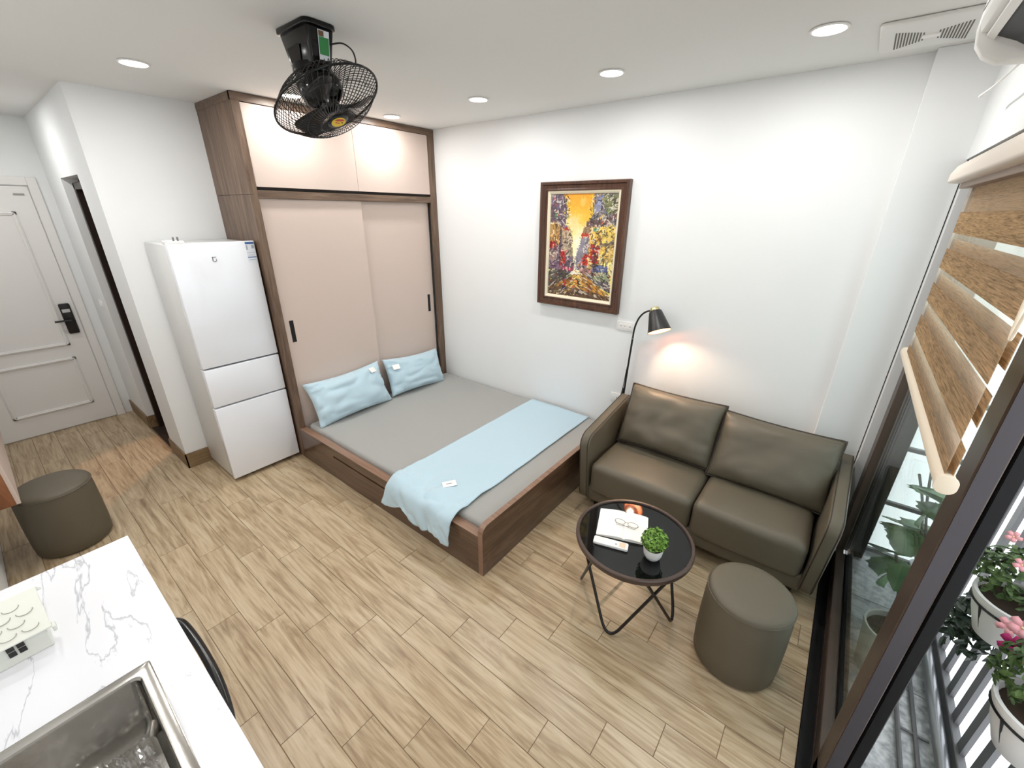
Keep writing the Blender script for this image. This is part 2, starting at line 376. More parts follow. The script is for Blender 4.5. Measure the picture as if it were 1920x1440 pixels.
# ------------------------------------------------------------------ sliding door to the balcony
struct(obj('trim_window_jamb', MB().box(XW+.012, 3.712, -.10, -.07, 0, WZ), M_wall, bevel=.002, seg=1))
wf = struct(obj('window_frame', MB().box(3.712, 3.85, -.125, -.07, 0, WZ).box(3.712, 3.85, WY0, WY0+.05, 0, WZ).box(3.66, 3.85, WY0, -.07, WZ-.05, WZ), M_alu_black, bevel=.004, seg=1))
for k, (x0, x1, z1, mm) in enumerate(((3.652, 3.668, .004, M_alu_black), (3.668, 3.70, -.008, M_alu_black), (3.70, 3.716, .012, M_alu_brown), (3.716, 3.742, -.008, M_alu_black), (3.742, 3.754, .012, M_steel), (3.754, 3.768, -.008, M_alu), (3.768, 3.80, .006, M_steel))):
    obj('track', box(x0, x1, WY0, -.125, -.03, z1), mm, wf)
def leaf(name, x0, x1, y0, y1, mats):
    L_ = struct(obj(name, MB().box(x0, x1, y0, y0+.11, .02, WZ-.06).box(x0, x1, y1-.11, y1, .02, WZ-.06).box(x0, x1, y0, y1, .02, .10).box(x0, x1, y0, y1, WZ-.14, WZ-.06), mats[0], bevel=.003, seg=1))
    xm = (x0+x1)/2
    obj('pane', box(xm-.003, xm+.003, y0+.1, y1-.1, .09, WZ-.13), M_glass, L_)
    obj('edge_channel', box(x0+.004, x1-.004, y0-.003, y0, .02, WZ-.06), mats[1], L_)
    return L_
leaf('window_1', 3.700, 3.744, -1.715, -.13, (M_alu_brown, M_alu))
leaf('window_2', 3.750, 3.784, -1.700, -.13, (M_alu_black, M_alu_black))

struct(obj('trim_window_seam', box(XW+.005, XW+.009, -.0712, -.0695, 0, WZ), M_darkgap))
# ------------------------------------------------------------------ balcony
ZB = -.01
bf = struct(obj('floor_balcony', box(3.80, 4.172, -3.0, .03, ZB-.2, ZB-.004), M_grout))
for i in range(6):
    obj('tile', box(3.802, 4.170, -2.97+.5*i, -2.474+.5*i, ZB-.01, ZB), M_tile, bf, bevel=.0015, seg=1)
rl = thing('balcony_railing', 'grey metal balcony railing with flat vertical bars and round bottom tube', 'railing', (4.15, -.8, ZB))
M_rail = mat('grey_rail_paint', (104, 104, 106), .4, metal=.3)
M_tube = mat('rail_tube', (150, 152, 156), .28, metal=.6)
obj('bottom_rail', box(4.135, 4.165, -2.9, .02, ZB, .045), M_rail, rl, bevel=.003, seg=1)
obj('bottom_tube', MB().tube([(4.095, -2.9, .03), (4.095, .0, .03)], .022, 14), M_tube, rl, auto=40)
obj('top_rail', MB().tube([(4.16, -2.9, 1.08), (4.16, .02, 1.08)], .025, 12), M_tube, rl, auto=40)
barm = box(-.008, .008, -.024, .024, .04, 1.08).mesh('bar'); barm.materials.append(M_rail)
for i in range(21):
    o = bpy.data.objects.new('bar', barm); o.location = (4.155, -2.84+.137*i, 0); place(o, rl)
for z in (.012, .375, .75, 1.08): obj('end_rail', box(3.81, 4.15, -.012, .012, z-.012, z+.012), M_rail, rl)
rk = thing('drain_grate', 'thin metal rods lying along the balcony floor beside the railing', 'grate', (4.0, -.9, ZB))
for x in (3.975, 4.03): obj('rod', MB().tube([(x, -2.4, .012+ZB), (x, -.55, .012+ZB)], .009, 8), M_rail, rk, auto=40)
for y in (-1.2, -1.75): obj('cross_rod', MB().tube([(3.975, y, .012+ZB), (4.073, y, .012+ZB)], .006, 8), M_rail, rk, auto=40)

# ================================================================== CEILING LIGHTS
def downlight(x, y, label, power=1.0, col=(1, .99, .97)):
    t = thing('ceiling_downlight', label, 'downlight', (x, y, H), 'recessed ceiling downlights')
    obj('trim_ring', MB().lathe([(.060, 0), (.068, -.002), (.068, -.006), (.060, -.008), (.056, -.004), (.056, 0)], (x, y, H), 40, cap=False), M_white, t, auto=40)
    obj('diffuser', MB().lathe([(.056, -.001), (.056, -.0045)], (x, y, H), 40), mat('lamp_diffuser', (255, 255, 255), .5, emit=(255, 246, 232), estr=26), t)
    ld = bpy.data.lights.new('downlight_lamp', 'AREA'); ld.shape = 'DISK'; ld.size = .105; ld.energy = LAMP_W*power; ld.color = col; ld.spread = R(180)
    lo = bpy.data.objects.new('lamp_light', ld); lo.location = (x, y, H-.010); place(lo, t)
GX = (.19, 1.12, 2.09, 3.05)
downlight(GX[0], -.606, 'round ceiling downlight in front of the wardrobe, nearest the painting wall', .75)
downlight(GX[0], -1.405, 'round ceiling downlight in front of the wardrobe, seen through the fan cage', .75)
downlight(GX[0], -2.215, 'round ceiling downlight above the white fridge', .75)
downlight(GX[0], -3.0, 'round ceiling downlight above the round stool by the wall cabinet')
downlight(GX[1], -.606, 'round ceiling downlight along the painting wall, above the bed')
downlight(GX[2], -.61, 'round ceiling downlight directly in front of the painting')
downlight(GX[3], -.615, 'round ceiling downlight above the sofa, beside the ceiling vent')
downlight(GX[1], -3.0, 'round ceiling downlight above the open end of the kitchen counter')
downlight(GX[2], -3.0, 'round ceiling downlight above the kitchen sink')
downlight(GX[3], -2.215, 'round ceiling downlight near the sliding door, over the open floor', .8)
downlight(-1.45, -2.88, 'round ceiling downlight in the entrance corridor', .9)
# bathroom lamp spills warm light across the threshold
bl = thing('bathroom_ceiling_lamp', 'small warm ceiling lamp inside the bathroom', 'ceiling lamp', (-1.58, -1.80, 2.55))
obj('lamp_body', MB().lathe([(.06, .15), (.06, .0), (.05, -.01)], (-1.58, -1.80, 2.55), 24), mat('warm_lamp', (255, 230, 190), .5, emit=(255, 190, 120), estr=4), bl, auto=40)
ld = bpy.data.lights.new('bathroom_light', 'SPOT'); ld.energy = 75; ld.color = (1, .55, .32); ld.spot_size = R(30); ld.spot_blend = .4; ld.shadow_soft_size = .05
lo = bpy.data.objects.new('lamp_light', ld); lo.location = (-1.58, -1.80, 2.52)
lo.rotation_euler = (Vector((-.86, -2.56, 0))-Vector((-1.58, -1.80, 2.52))).to_track_quat('-Z', 'Y').to_euler(); place(lo, bl)

# ================================================================== WARDROBE
wd = thing('wardrobe', 'tall brown wood wardrobe with blush beige sliding doors and two upper doors', 'wardrobe', (-.3, -.854, 0))
obj('side_panel', box(-.598, 0, -1.708, -1.690, 0, 2.099), M_walnut_z, wd, bevel=.001, seg=1)
obj('side_panel', box(-.598, 0, -1.708, -1.690, 2.101, 2.65), M_walnut_z, wd, bevel=.001, seg=1)
obj('stile', box(-.02, .0, -1.690, -1.658, 0, 2.65), M_walnut_z, wd)
obj('stile', box(-.02, .0, -.078, -.002, 0, 2.65), M_walnut_z, wd)
obj('crown', MB().box(-.02, .002, -1.71, -.002, 2.65, 2.698).box(-.598, 0, -1.71, -1.69, 2.65, 2.698), M_walnut_y, wd, bevel=.001, seg=1)
obj('cross_rail', box(-.06, .0, -1.66, -.075, 2.077, 2.128), M_walnut_y, wd, bevel=.001, seg=1)
obj('rail_shade_gap', box(-.06, -.015, -1.658, -.078, 2.128, 2.150), M_darkgap, wd)  # dark strip painted as the shade in the groove above the rail
obj('carcass', MB().box(-.598, -.58, -1.69, -.002, 0, 2.65).box(-.58, -.11, -1.69, -.002, 2.08, 2.12), M_walnut_y, wd)
for y0, y1 in ((-1.656, -.8585), (-.8565, -.080)):
    obj('upper_door', box(-.022, -.004, y0, y1, 2.150, 2.646), M_pink, wd, bevel=.001, seg=1)
for x, y0, y1, hy, nm in ((-.022, -1.656, -.840, -1.597, 1), (-.052, -.87, -.080, -.145, 2)):
    sd = obj('sliding_door', box(x-.018, x, y0, y1, .02, 2.076), M_pink, wd, bevel=.001, seg=1)
    hd = obj('handle', MB().prism([(hy-.016, 1.020), (hy+.016, 1.020), (hy+.016, 1.196), (hy-.016, 1.196)], x-.0005, x+.003, 'x'), M_black, sd, bevel=.001, seg=1)

# ================================================================== BED
bd = thing('bed', 'low walnut brown bed frame with rounded foot board and long drawer slot', 'bed', (1.04, -.854, 0))
sp = MB()
SZ0, SZ1 = .196, .211
for (x0, x1, z0, z1) in ((.003, 2.044, SZ1, .281), (.003, 2.044, .0, SZ0), (.003, .50, SZ0, SZ1), (1.56, 2.044, SZ0, SZ1)):
    sp.box(x0, x1, -1.708, -1.648 if z1 > .25 else -1.69, z0, z1)
obj('side_panel', sp, M_bed_x, bd)
obj('drawer_slot', box(.49, 1.57, -1.689, -1.66, .19, .217), M_darkgap, bd)
obj('foot_board', MB().prism(rrect(-1.708, -.004, 0, .356, .055, 8, (0, 0, 0, 1)), 2.045, 2.080, 'x'), M_bed_y, bd, bevel=.0025)
M_edge = wood('bed_edge_band', [(.3, (118, 90, 72)), (.5, (138, 108, 89)), (.72, (154, 125, 106))], 'X', (2, 26, 26), .3, .1, 1.2, .02, rand=False)
obj('edge_band', box(.003, 2.044, -1.7085, -1.648, .281, .2822), M_edge, bd)
ob = [(-1.708, 0)]+[p for p in rrect(-1.708, -.004, 0, .356, .055, 8, (0, 0, 0, 1))[3:]][::-1]+[(-.004, .356)]
eb = MB(); ne = len(ob); cy_, cz_ = -.9, .15
for x in (2.0452, 2.0798):
    for k in (0, 1):
        for (y, z) in ob: eb.v.append((x, y-(.0008 if k and z < .34 else 0), z+(.0008 if k and y > -1.69 else 0)))
for i in range(ne-1):
    a_, b_, c_, d_ = i, ne+i, 2*ne+i, 3*ne+i
    eb.f += [(b_, b_+1, d_+1, d_), (a_, a_+1, b_+1, b_), (c_, c_+1, d_+1, d_)]
obj('edge_band', eb, M_edge, bd)
obj('side_panel', box(.003, 2.044, -.024, -.004, 0, .27), M_bed_x, bd)
obj('head_rail', box(.003, .02, -1.65, -.024, 0, .20), M_bed_y, bd)
for i in range(6): obj('slat', box(.06+.33*i, .15+.33*i, -1.647, -.025, .13, .15), M_bed_y, bd)

def cloth_noise(p, s, a): return noise.noise(Vector(p)*s)*a
# mattress with fitted sheet
me = MB().box(.024, 2.038, -1.642, -.026, .152, .314).mesh('mattress', .03, 4)
bm = bmesh.new(); bm.from_mesh(me)
bmesh.ops.subdivide_edges(bm, edges=[e for e in bm.edges if e.calc_length() > .4], cuts=24, use_grid_fill=True)
for v in bm.verts:
    if v.co.z > .16:
        edge = max(0, 1-abs(v.co.y+1.642)/.1)
        v.co.z += .003*noise.noise(v.co*3.0) + .004*edge*noise.noise(v.co*9)
        v.co.y += .006*edge*noise.noise(v.co*Vector((8, 1, 20)))
bm.to_mesh(me); bm.free()
mt = tag(obj('mattress', me, M_sheet, auto=60), 'thick mattress in a light grey fitted sheet on the bed frame', 'mattress')

# runner blanket lying across the foot of the bed and hanging over the side
prof = [(-.03, .321), (-.3, .321), (-.6, .321), (-.9, .321), (-1.2, .321), (-1.45, .322), (-1.58, .3225), (-1.645, .321), (-1.69, .312), (-1.722, .285), (-1.733, .24), (-1.738, .19), (-1.74, .155)]
pp = arc([(0, y, z) for y, z in prof], 7); NU = 56; b = MB(); vs_ = []
for j, p in enumerate(pp):
    s = max(0, min(1, (-p.y-1.30)/.40)); hang = max(0, min(1, (.31-p.z)/.15))
    for i in range(NU+1):
        u = i/NU; x = 1.232+.615*u
        x += .018*math.sin(p.y*1.6+.6)*(1-s)*(.5-u)*0 + cloth_noise((u*2.2, p.y*3, 1.3), 1.6, .012)*(.4+s) - .045*hang*(.5-abs(u-.5))*(1 if u < .5 else -1)*0
        x += (-.02*hang if u < .2 else 0)*(1-u/.2 if u < .2 else 0)
        f = Vector((u*9, p.y*4, 0))
        dz = .004*(noise.noise(Vector((u*3, p.y*2.2, 4)))+.35)
        wr = s*(abs(noise.noise(Vector((u*5+p.y*6, p.y*7-u*3, 2.5))))*.040 + abs(noise.noise(Vector((u*11-p.y*5, p.y*12, 8))))*.009)
        y = p.y - hang*(abs(noise.noise(Vector((u*6.5+p.z*9, p.z*6, 5))))*.040+abs(noise.noise(Vector((u*15-p.z*20, p.z*14, 6))))*.006+.004) - hang*.012*(1+math.sin(u*15+1.2))
        z = p.z + max(0, dz) + wr*(1-hang*.9)
        if j >= len(pp)-8: z += (noise.noise(Vector((u*4.5, 1, 9)))*.030 + (.02*math.sin(u*7)) + (-.02 if u > .9 else 0))*((j-(len(pp)-9))/8)
        vs_.append((x, y, z))
fs = [(j*(NU+1)+i, j*(NU+1)+i+1, (j+1)*(NU+1)+i+1, (j+1)*(NU+1)+i) for j in range(len(pp)-1) for i in range(NU)]
b.add(vs_, fs)
rn = tag(obj('bed_runner', b, M_blue, smooth=True), 'pale blue cotton blanket folded across the foot of the bed, hanging over its side', 'blanket')
md = rn.modifiers.new('thickness', 'SOLIDIFY'); md.thickness = .005; md.offset = 1
lt = obj('label_patch', MB().add([(1.565, -1.535, .341), (1.612, -1.455, .339), (1.665, -1.490, .341), (1.618, -1.570, .344)], [(0, 1, 2, 3)]), M_tag, rn); lt.modifiers.new('t', 'SOLIDIFY').thickness = .002
obj('label_text', MB().add([(1.602, -1.530, .3445), (1.622, -1.496, .3435), (1.627, -1.499, .3435), (1.607, -1.533, .3445)], [(0, 1, 2, 3)]), M_ink, lt)

# ------------------------------------------------------------------ pillows
def pillow_mesh(name, w_, h_, t, seed, nu=44, nv=32, p=2.6, wr=.012, pinch=.10, flange=0):
    b = MB(); idx = {}
    for side in (1, -1):
        for j in range(nv+1):
            for i in range(nu+1):
                u = -1+2*i/nu; v = -1+2*j/nv
                border = i in (0, nu) or j in (0, nv)
                if border and side == -1: idx[(side, i, j)] = idx[(1, i, j)]; continue
                k = (max(0, 1-abs(u)**p)*max(0, 1-abs(v)**p))**.5
                x = u*w_/2*(1-pinch*(1-abs(v)**2)*abs(u)**3*.6); y = v*h_/2*(1-pinch*(1-abs(u)**2)*abs(v)**3)
                crease = noise.noise(Vector((u*2.1+seed, v*2.3, seed*.7)))
                edge = (abs(u)**4+abs(v)**4)
                rg = abs(noise.noise(Vector((u*1.5+v*.9+seed*3, v*2.0-u*1.1, 2)))); wrk = wr*(1.5*rg-.2) - wr*.9*max(0, 1-abs(rg-.12)/.06)*edge + wr*.5*edge*noise.noise(Vector((u*4, v*4, seed)))
                z = side*(t/2*k*(1+.12*crease)) + (wrk*min(1, k*2.5) if side == 1 else 0)
                if border: z = wr*.9*noise.noise(Vector((u*3, v*3, seed+4)))
                idx[(side, i, j)] = len(b.v); b.v.append((x, y, z))
        for j in range(nv):
            for i in range(nu):
                q = [idx[(side, i, j)], idx[(side, i+1, j)], idx[(side, i+1, j+1)], idx[(side, i, j+1)]]
                b.f.append(tuple(q if side == 1 else q[::-1]))
    return b
def lean(c, lean_deg, roll_deg=0, yaw_deg=0):
    """frame: local x -> along +Y of the bed head, local y -> up the slope, local z -> outward (+X)"""
    a = R(lean_deg); ey = Vector((-math.sin(a), 0, math.cos(a))); ex = Vector((0, 1, 0)); ez = ex.cross(ey)
    M_ = Matrix((ex, ey, ez)).transposed().to_4x4()
    M_ = Matrix.Rotation(R(yaw_deg), 4, 'Z') @ M_ @ Matrix.Rotation(R(roll_deg), 4, 'Z')
    M_.translation = c; return M_
for c, wd_, hg, ln, rl_, seed, lab, tp in (((.108, -1.262, .494), .735, .40, 24, 1, 1.7, 'pale blue pillow leaning on the wardrobe beside the fridge, near the bed side', (.24, .13)),
                                           ((.098, -.520, .482), .680, .375, 22, -4, 5.2, 'pale blue pillow leaning on the wardrobe door in the corner by the painting wall', (-.255, .085))):
    Mx = lean(c, ln, rl_)
    pm = pillow_mesh('pillow', wd_, hg, .21, seed, wr=.020, pinch=.12, p=2.2).xf(Mx)
    o = tag(obj('pillow', pm, M_blue, smooth=True), lab, 'pillow', 'bed pillows')
    dz = .21/2*((1-abs(tp[0]*2/wd_)**2.2)*(1-abs(tp[1]*2/hg)**2.2))**.5
    tg = MB().box(-.034, .034, -.026, .026, -.004, .006).xf(Mx @ Matrix.Translation((tp[0], tp[1], dz+.010)) @ Matrix.Rotation(R(18 if tp[0] > 0 else -16), 4, 'Y') @ Matrix.Rotation(R(-24), 4, 'X'))
    obj('label_patch', tg, M_tag, o, bevel=.002)

# ================================================================== FRIDGE
fr = thing('fridge', 'white three-door fridge standing between the wardrobe and the corridor', 'fridge', (-.33, -1.98, 0))
FX, FY0, FY1 = -.064, -2.240, -1.724
obj('body', box(-.585, -.125, FY0+.004, FY1-.004, .03, 1.79), M_fridge_s, fr, bevel=.006)
obj('gasket', box(-.125, -.112, FY0+.015, FY1-.015, .05, 1.78), M_darkgap, fr)
for z0, z1 in ((.035, .640), (.652, .942), (.954, 1.798)):
    d_ = obj('door', box(-.112, FX, FY0, FY1, z0, z1), M_fridge, fr, bevel=.005, seg=3)
    if z1 > 1.7: topd = d_
obj('hinge_cover', box(-.20, -.066, FY0+.01, FY0+.10, 1.792, 1.815), M_white, fr, bevel=.006)
for yy in (FY0+.045, FY0+.068): obj('hinge_pin', box(-.09, -.07, yy, yy+.006, 1.80, 1.838), M_ink, fr)
for x in (-.16, -.54):
    for y in (FY0+.05, FY1-.05): obj('foot', MB().lathe([(.018, 0), (.018, .032)], (x, y, 0), 12), M_black, fr)
# maker's mark: small grey rounded bracket shape
lg = MB().box(FX, FX+.0012, -2.010, -1.985, 1.7005, 1.7045).box(FX, FX+.0012, -2.010, -2.005, 1.678, 1.7045)
lg.tube([Vector((FX+.0006, -1.998+.012*math.cos(R(a)), 1.686+.012*math.sin(R(a)))) for a in range(170, 391, 20)], .0019, 6)
obj('logo', lg, M_ink, topd)
lb = obj('energy_label', box(FX, FX+.0012, -1.789, -1.729, 1.655, 1.792), mat('label_white', (226, 232, 240), .4), topd)
M_lblue = mat('label_blue', (58, 98, 160), .5); M_lgrey = mat('label_grey', (168, 172, 182), .5)
for (y0, y1, z0, z1, mm) in ((-1.788, -1.730, 1.776, 1.790, M_lblue), (-1.750, -1.733, 1.746, 1.770, M_lgrey), (-1.786, -1.776, 1.738, 1.770, M_lgrey), (-1.787, -1.731, 1.684, 1.690, M_lblue), (-1.787, -1.731, 1.717, 1.719, M_lgrey), (-1.780, -1.740, 1.700, 1.703, M_lgrey), (-1.780, -1.736, 1.668, 1.671, M_lgrey)):
    obj('print_block', box(FX+.0012, FX+.0018, y0, y1, z0, z1), mm, lb)

# ================================================================== PAINTING
pt = thing('framed_painting', 'street scene oil painting with yellow sky in a dark brown frame', 'painting', (1.636, -.02, 1.744))
FXa, FXb, FZa, FZb = 1.260, 2.012, 1.268, 2.220
def frame_ring(prof, xa, xb, za, zb):
    """profile: list of (inset, y) swept round a rectangle with mitred corners"""
    b = MB(); n = len(prof)
    for (sx, sz) in ((0, 0), (1, 0), (1, 1), (0, 1)):
        for d, y in prof:
            b.v.append(((xa+d) if not sx else (xb-d), y, (za+d) if not sz else (zb-d)))
    for k in range(4):
        for i in range(n-1):
            a = k*n+i; c = ((k+1) % 4)*n+i; b.f.append((a, a+1, c+1, c))
    return b
M_frame = wood('dark_frame_wood', [(.3, (50, 30, 20)), (.5, (78, 50, 36)), (.7, (104, 70, 52))], 'Z', (2, 40, 40), .32, .1, 1, .02, rand=False)
obj('frame', frame_ring([(0, -.002), (0, -.045), (.006, -.052), (.020, -.050), (.026, -.040), (.048, -.034), (.056, -.038), (.064, -.036), (.066, -.022), (.066, -.004)], FXa, FXb, FZa, FZb), M_frame, pt, auto=30)
obj('liner', frame_ring([(.064, -.006), (.064, -.030), (.070, -.032), (.080, -.026), (.086, -.020), (.088, -.006)], FXa, FXb, FZa, FZb), mat('cream_liner', (232, 222, 198), .6), pt, auto=30)
NX, NZ = 130, 176
def in_poly(x, y, P):
    c = False; j = len(P)-1
    for i in range(len(P)):
        if (P[i][1] > y) != (P[j][1] > y) and x < (P[j][0]-P[i][0])*(y-P[i][1])/(P[j][1]-P[i][1])+P[i][0]: c = not c
        j = i
    return c
# coordinates: x 0..1 left to right, y 0..1 top to bottom; later shapes paint over earlier ones
def mixc(a, c, t): return tuple(a[i]*(1-t)+c[i]*t for i in range(3))
SH = [([(0, 0), (.20, 0), (.27, .16), (.25, .30), (.36, .38), (.38, .52), (.42, .72), (0, .95)], (104, 88, 104), .5),
      ([(0, .26), (.17, .27), (.19, .47), (0, .48)], (196, 150, 84), .6), ([(0, .12), (.22, .13), (.24, .24), (0, .26)], (92, 74, 88), .4),
      ([(.06, .16), (.12, .16), (.12, .22), (.06, .22)], (104, 150, 110), .3), ([(.18, .30), (.33, .33), (.36, .42), (.20, .41)], (188, 164, 132), .5),
      ([(.20, .30), (.29, .30), (.30, .35), (.22, .34)], (172, 66, 46), .3), ([(.20, .42), (.36, .42), (.39, .60), (.22, .58)], (170, 152, 128), .6),
      ([(0, .45), (.10, .46), (.13, .52), (0, .53)], (176, 40, 34), .3), ([(.17, .52), (.29, .54), (.27, .68), (.18, .66)], (170, 44, 36), .4),
      ([(.02, .54), (.12, .55), (.12, .64), (.02, .64)], (168, 136, 128), .6), ([(0, .66), (.20, .67), (.28, .72), (.14, .75), (0, .72)], (120, 92, 112), .4),
      ([(.0, .73), (.30, .73), (.36, .76), (.30, .84), (0, .92)], (84, 78, 70), 1.0), ([(.18, .69), (.40, .70), (.40, .73), (.22, .74)], (176, 66, 92), .6),
      ([(.66, 0), (1, 0), (1, .30), (.60, .30), (.58, .27), (.66, .20)], (124, 118, 120), .8), ([(.78, .02), (1, .02), (1, .18), (.84, .18)], (112, 116, 78), .7),
      ([(.70, .03), (.77, .03), (.76, .16), (.68, .18)], (138, 140, 170), .6), ([(.56, .25), (.86, .22), (1, .16), (1, .22), (.84, .30), (.56, .30)], (110, 84, 82), .5),
      ([(.62, .30), (.80, .30), (.79, .72), (.62, .72)], (214, 172, 78), .5), ([(.80, .30), (1, .28), (1, .44), (.80, .46)], (226, 192, 92), .5),
      ([(.68, .31), (.75, .31), (.75, .34), (.68, .34)], (110, 168, 122), .2), ([(.54, .30), (.63, .30), (.62, .36), (.52, .36)], (150, 120, 90), .6),
      ([(.50, .36), (.62, .36), (.62, .40), (.50, .39)], (186, 58, 40), .2), ([(.50, .40), (.63, .40), (.62, .70), (.44, .72), (.44, .56), (.48, .46)], (140, 134, 146), .7),
      ([(.55, .56), (.64, .56), (.62, .67), (.52, .66)], (198, 52, 40), .3), ([(.66, .47), (.78, .47), (.77, .64), (.66, .64)], (182, 44, 36), .4),
      ([(.80, .47), (1, .46), (1, .62), (.80, .64)], (206, 170, 84), .8), ([(.80, .44), (1, .42), (1, .46), (.80, .48)], (128, 112, 92), .5),
      ([(.70, .66), (.92, .65), (.94, .72), (.70, .73)], (94, 104, 150), .4), ([(.50, .70), (.70, .70), (.70, .76), (.54, .76)], (160, 116, 110), .9),
      ([(.54, .76), (.95, .73), (1, .92), (.85, .88)], (92, 84, 88), 1.0), ([(.72, .73), (.96, .73), (.96, .80), (.74, .81)], (140, 146, 116), 1.2),
      ([(.375, .77), (.60, .77), (1, .95), (1, 1), (0, 1), (0, .93), (.30, .83)], (178, 126, 52), .6), ([(.0, .90), (.30, .90), (.7, .93), (1, .96), (1, 1), (0, 1)], (110, 82, 56), .7),
      ([(.42, .78), (.52, .78), (.56, .88), (.40, .88)], (236, 194, 92), .3),
      ([(.26, .82), (.295, .82), (.30, .93), (.26, .93)], (168, 50, 40), .3), ([(.24, .86), (.26, .86), (.26, .94), (.235, .94)], (38, 32, 34), .2), ([(.66, .84), (.69, .84), (.69, .95), (.66, .95)], (120, 40, 36), .3),
      ([(.365, .77), (.385, .77), (.39, .84), (.365, .84)], (120, 40, 40), .3), ([(.455, .81), (.475, .81), (.48, .86), (.455, .86)], (214, 110, 40), .2), ([(.485, .82), (.51, .82), (.51, .87), (.49, .87)], (60, 48, 44), .2),
      ([(.165, .28), (.18, .28), (.19, .70), (.175, .70)], (70, 56, 60), .3), ([(.715, .42), (.735, .42), (.735, .80), (.715, .80)], (80, 50, 44), .3), ([(.785, .28), (.80, .28), (.80, .56), (.785, .56)], (92, 70, 60), .3)]
def paint(x, y):
    nx = x+.010*noise.noise(Vector((x*18, y*18, 3))); ny = y+.008*noise.noise(Vector((x*16, y*16, 9)))
    g = min(1, max(0, ny/.5)); c = mixc((236, 158, 36), (252, 232, 112), g)
    cl = noise.noise(Vector((x*4, y*5, 1)))+.5*noise.noise(Vector((x*9, y*11, 2)))
    if cl > .05: c = mixc(c, (252, 222, 164), min(.8, cl*1.6))
    if ny > .28: c = mixc(c, (255, 250, 228), min(1, (ny-.28)/.14)*max(0, 1-abs(nx-.45)/.18))
    for P, col_, rough_ in SH:
        if in_poly(nx, ny, P):
            v = noise.noise(Vector((x*13, y*15, col_[0]*.1))); c = tuple(q*(1+.35*rough_*v) for q in col_)
    return tuple(max(0, min(255, q)) for q in c)
img = [[paint((i+.5)/NX, (j+.5)/NZ) for i in range(NX)] for j in range(NZ)]
base = [row[:] for row in img]; rp_ = random.Random(5)
for _ in range(3300):
    px_, py_ = rp_.uniform(0, NX-1), rp_.uniform(0, NZ-1); u_, v_ = px_/NX, py_/NZ
    sky = abs(u_-.46) < (.17-.10*min(1, v_/.62)) and v_ < .62
    c = base[int(py_)][int(px_)]; q = rp_.random(); k_ = rp_.uniform(.72, 1.25)
    if sky: k_ = rp_.uniform(.94, 1.05); q = 1
    c = tuple(min(255, z_*k_) for z_ in c)
    if q < .16: c = mixc(c, (236, 226, 208), .8)
    elif q < .38: c = mixc(c, (40, 32, 38), .72)
    elif q < .43: c = rp_.choice(((190, 46, 36), (226, 180, 70), (96, 106, 160), (120, 140, 80)))
    ln_, wd_ = rp_.uniform(1.6, 5.0), rp_.uniform(.5, 1.3)
    a_ = R(rp_.choice((90, 90, 0, 35, -35, rp_.uniform(0, 180)))+rp_.uniform(-14, 14))
    if v_ > .74: a_ = R((28 if u_ > .45 else -28)+rp_.uniform(-15, 15))
    ca_, sa_ = math.cos(a_), math.sin(a_); rr_ = int(ln_+2)
    for j in range(max(0, int(py_)-rr_), min(NZ, int(py_)+rr_+1)):
        for i in range(max(0, int(px_)-rr_), min(NX, int(px_)+rr_+1)):
            dx, dy = i+.5-px_, j+.5-py_
            if abs(dx*ca_+dy*sa_) < ln_ and abs(-dx*sa_+dy*ca_) < wd_: img[j][i] = mixc(img[j][i], c, .85)
b = MB(); cols = []
xa, xb, za, zb = FXa+.086, FXb-.086, FZa+.086, FZb-.086
for j in range(NZ):
    for i in range(NX):
        x0, x1 = xa+(xb-xa)*i/NX, xa+(xb-xa)*(i+1)/NX; z0, z1 = zb-(zb-za)*(j+1)/NZ, zb-(zb-za)*j/NZ
        o_ = len(b.v); b.v += [(x0, -.012, z0), (x1, -.012, z0), (x1, -.012, z1), (x0, -.012, z1)]; b.f.append((o_, o_+1, o_+2, o_+3))
        cols.append(lin(img[j][i]))
me = bpy.data.meshes.new('canvas'); me.from_pydata(b.v, [], b.f)
ca = me.color_attributes.new('Col', 'FLOAT_COLOR', 'CORNER')
ca.data.foreach_set('color', [q for c in cols for _ in range(4) for q in (*c, 1.0)])
obj('canvas', me, attr_mat('oil_paint', .45), pt)
obj('backing', box(FXa+.01, FXb-.01, -.010, -.001, FZa+.01, FZb-.01), M_darkgap, pt)

# ------------------------------------------------------------------ wall plates
sw = thing('wall_socket_strip', 'wide white wall plate with sockets below the painting', 'wall plate', (2.079, 0, 1.182))
obj('plate', box(2.006, 2.152, -.010, 0, 1.146, 1.218), M_white, sw, bevel=.004)
for x in (2.030, 2.066, 2.104): obj('socket_module', box(x, x+.028, -.0125, -.009, 1.164, 1.200), M_tag, sw, bevel=.001, seg=1)
for x in (2.038, 2.048, 2.074, 2.084, 2.112, 2.122): obj('socket_slot', box(x, x+.003, -.0132, -.0124, 1.176, 1.188), M_ink, sw)
so = thing('wall_socket', 'low white wall socket with plugged black cord between bed and sofa', 'socket', (2.075, 0, .572))
obj('plate', box(2.020, 2.138, -.010, 0, .534, .606), M_white, so, bevel=.004)
for x in (2.074, 2.090): obj('socket_slot', box(x, x+.004, -.0108, -.0098, .565, .575), M_black, so)
cs = thing('corridor_switch', 'white light switch plate on the corridor wall beside the entrance door', 'switch', (-1.93, -2.39, 1.2))
obj('plate', box(-1.985, -1.865, -2.399, -2.39, 1.165, 1.235), M_white, cs, bevel=.003)
obj('rocker', box(-1.945, -1.905, -2.402, -2.398, 1.18, 1.22), M_tag, cs, bevel=.001, seg=1)

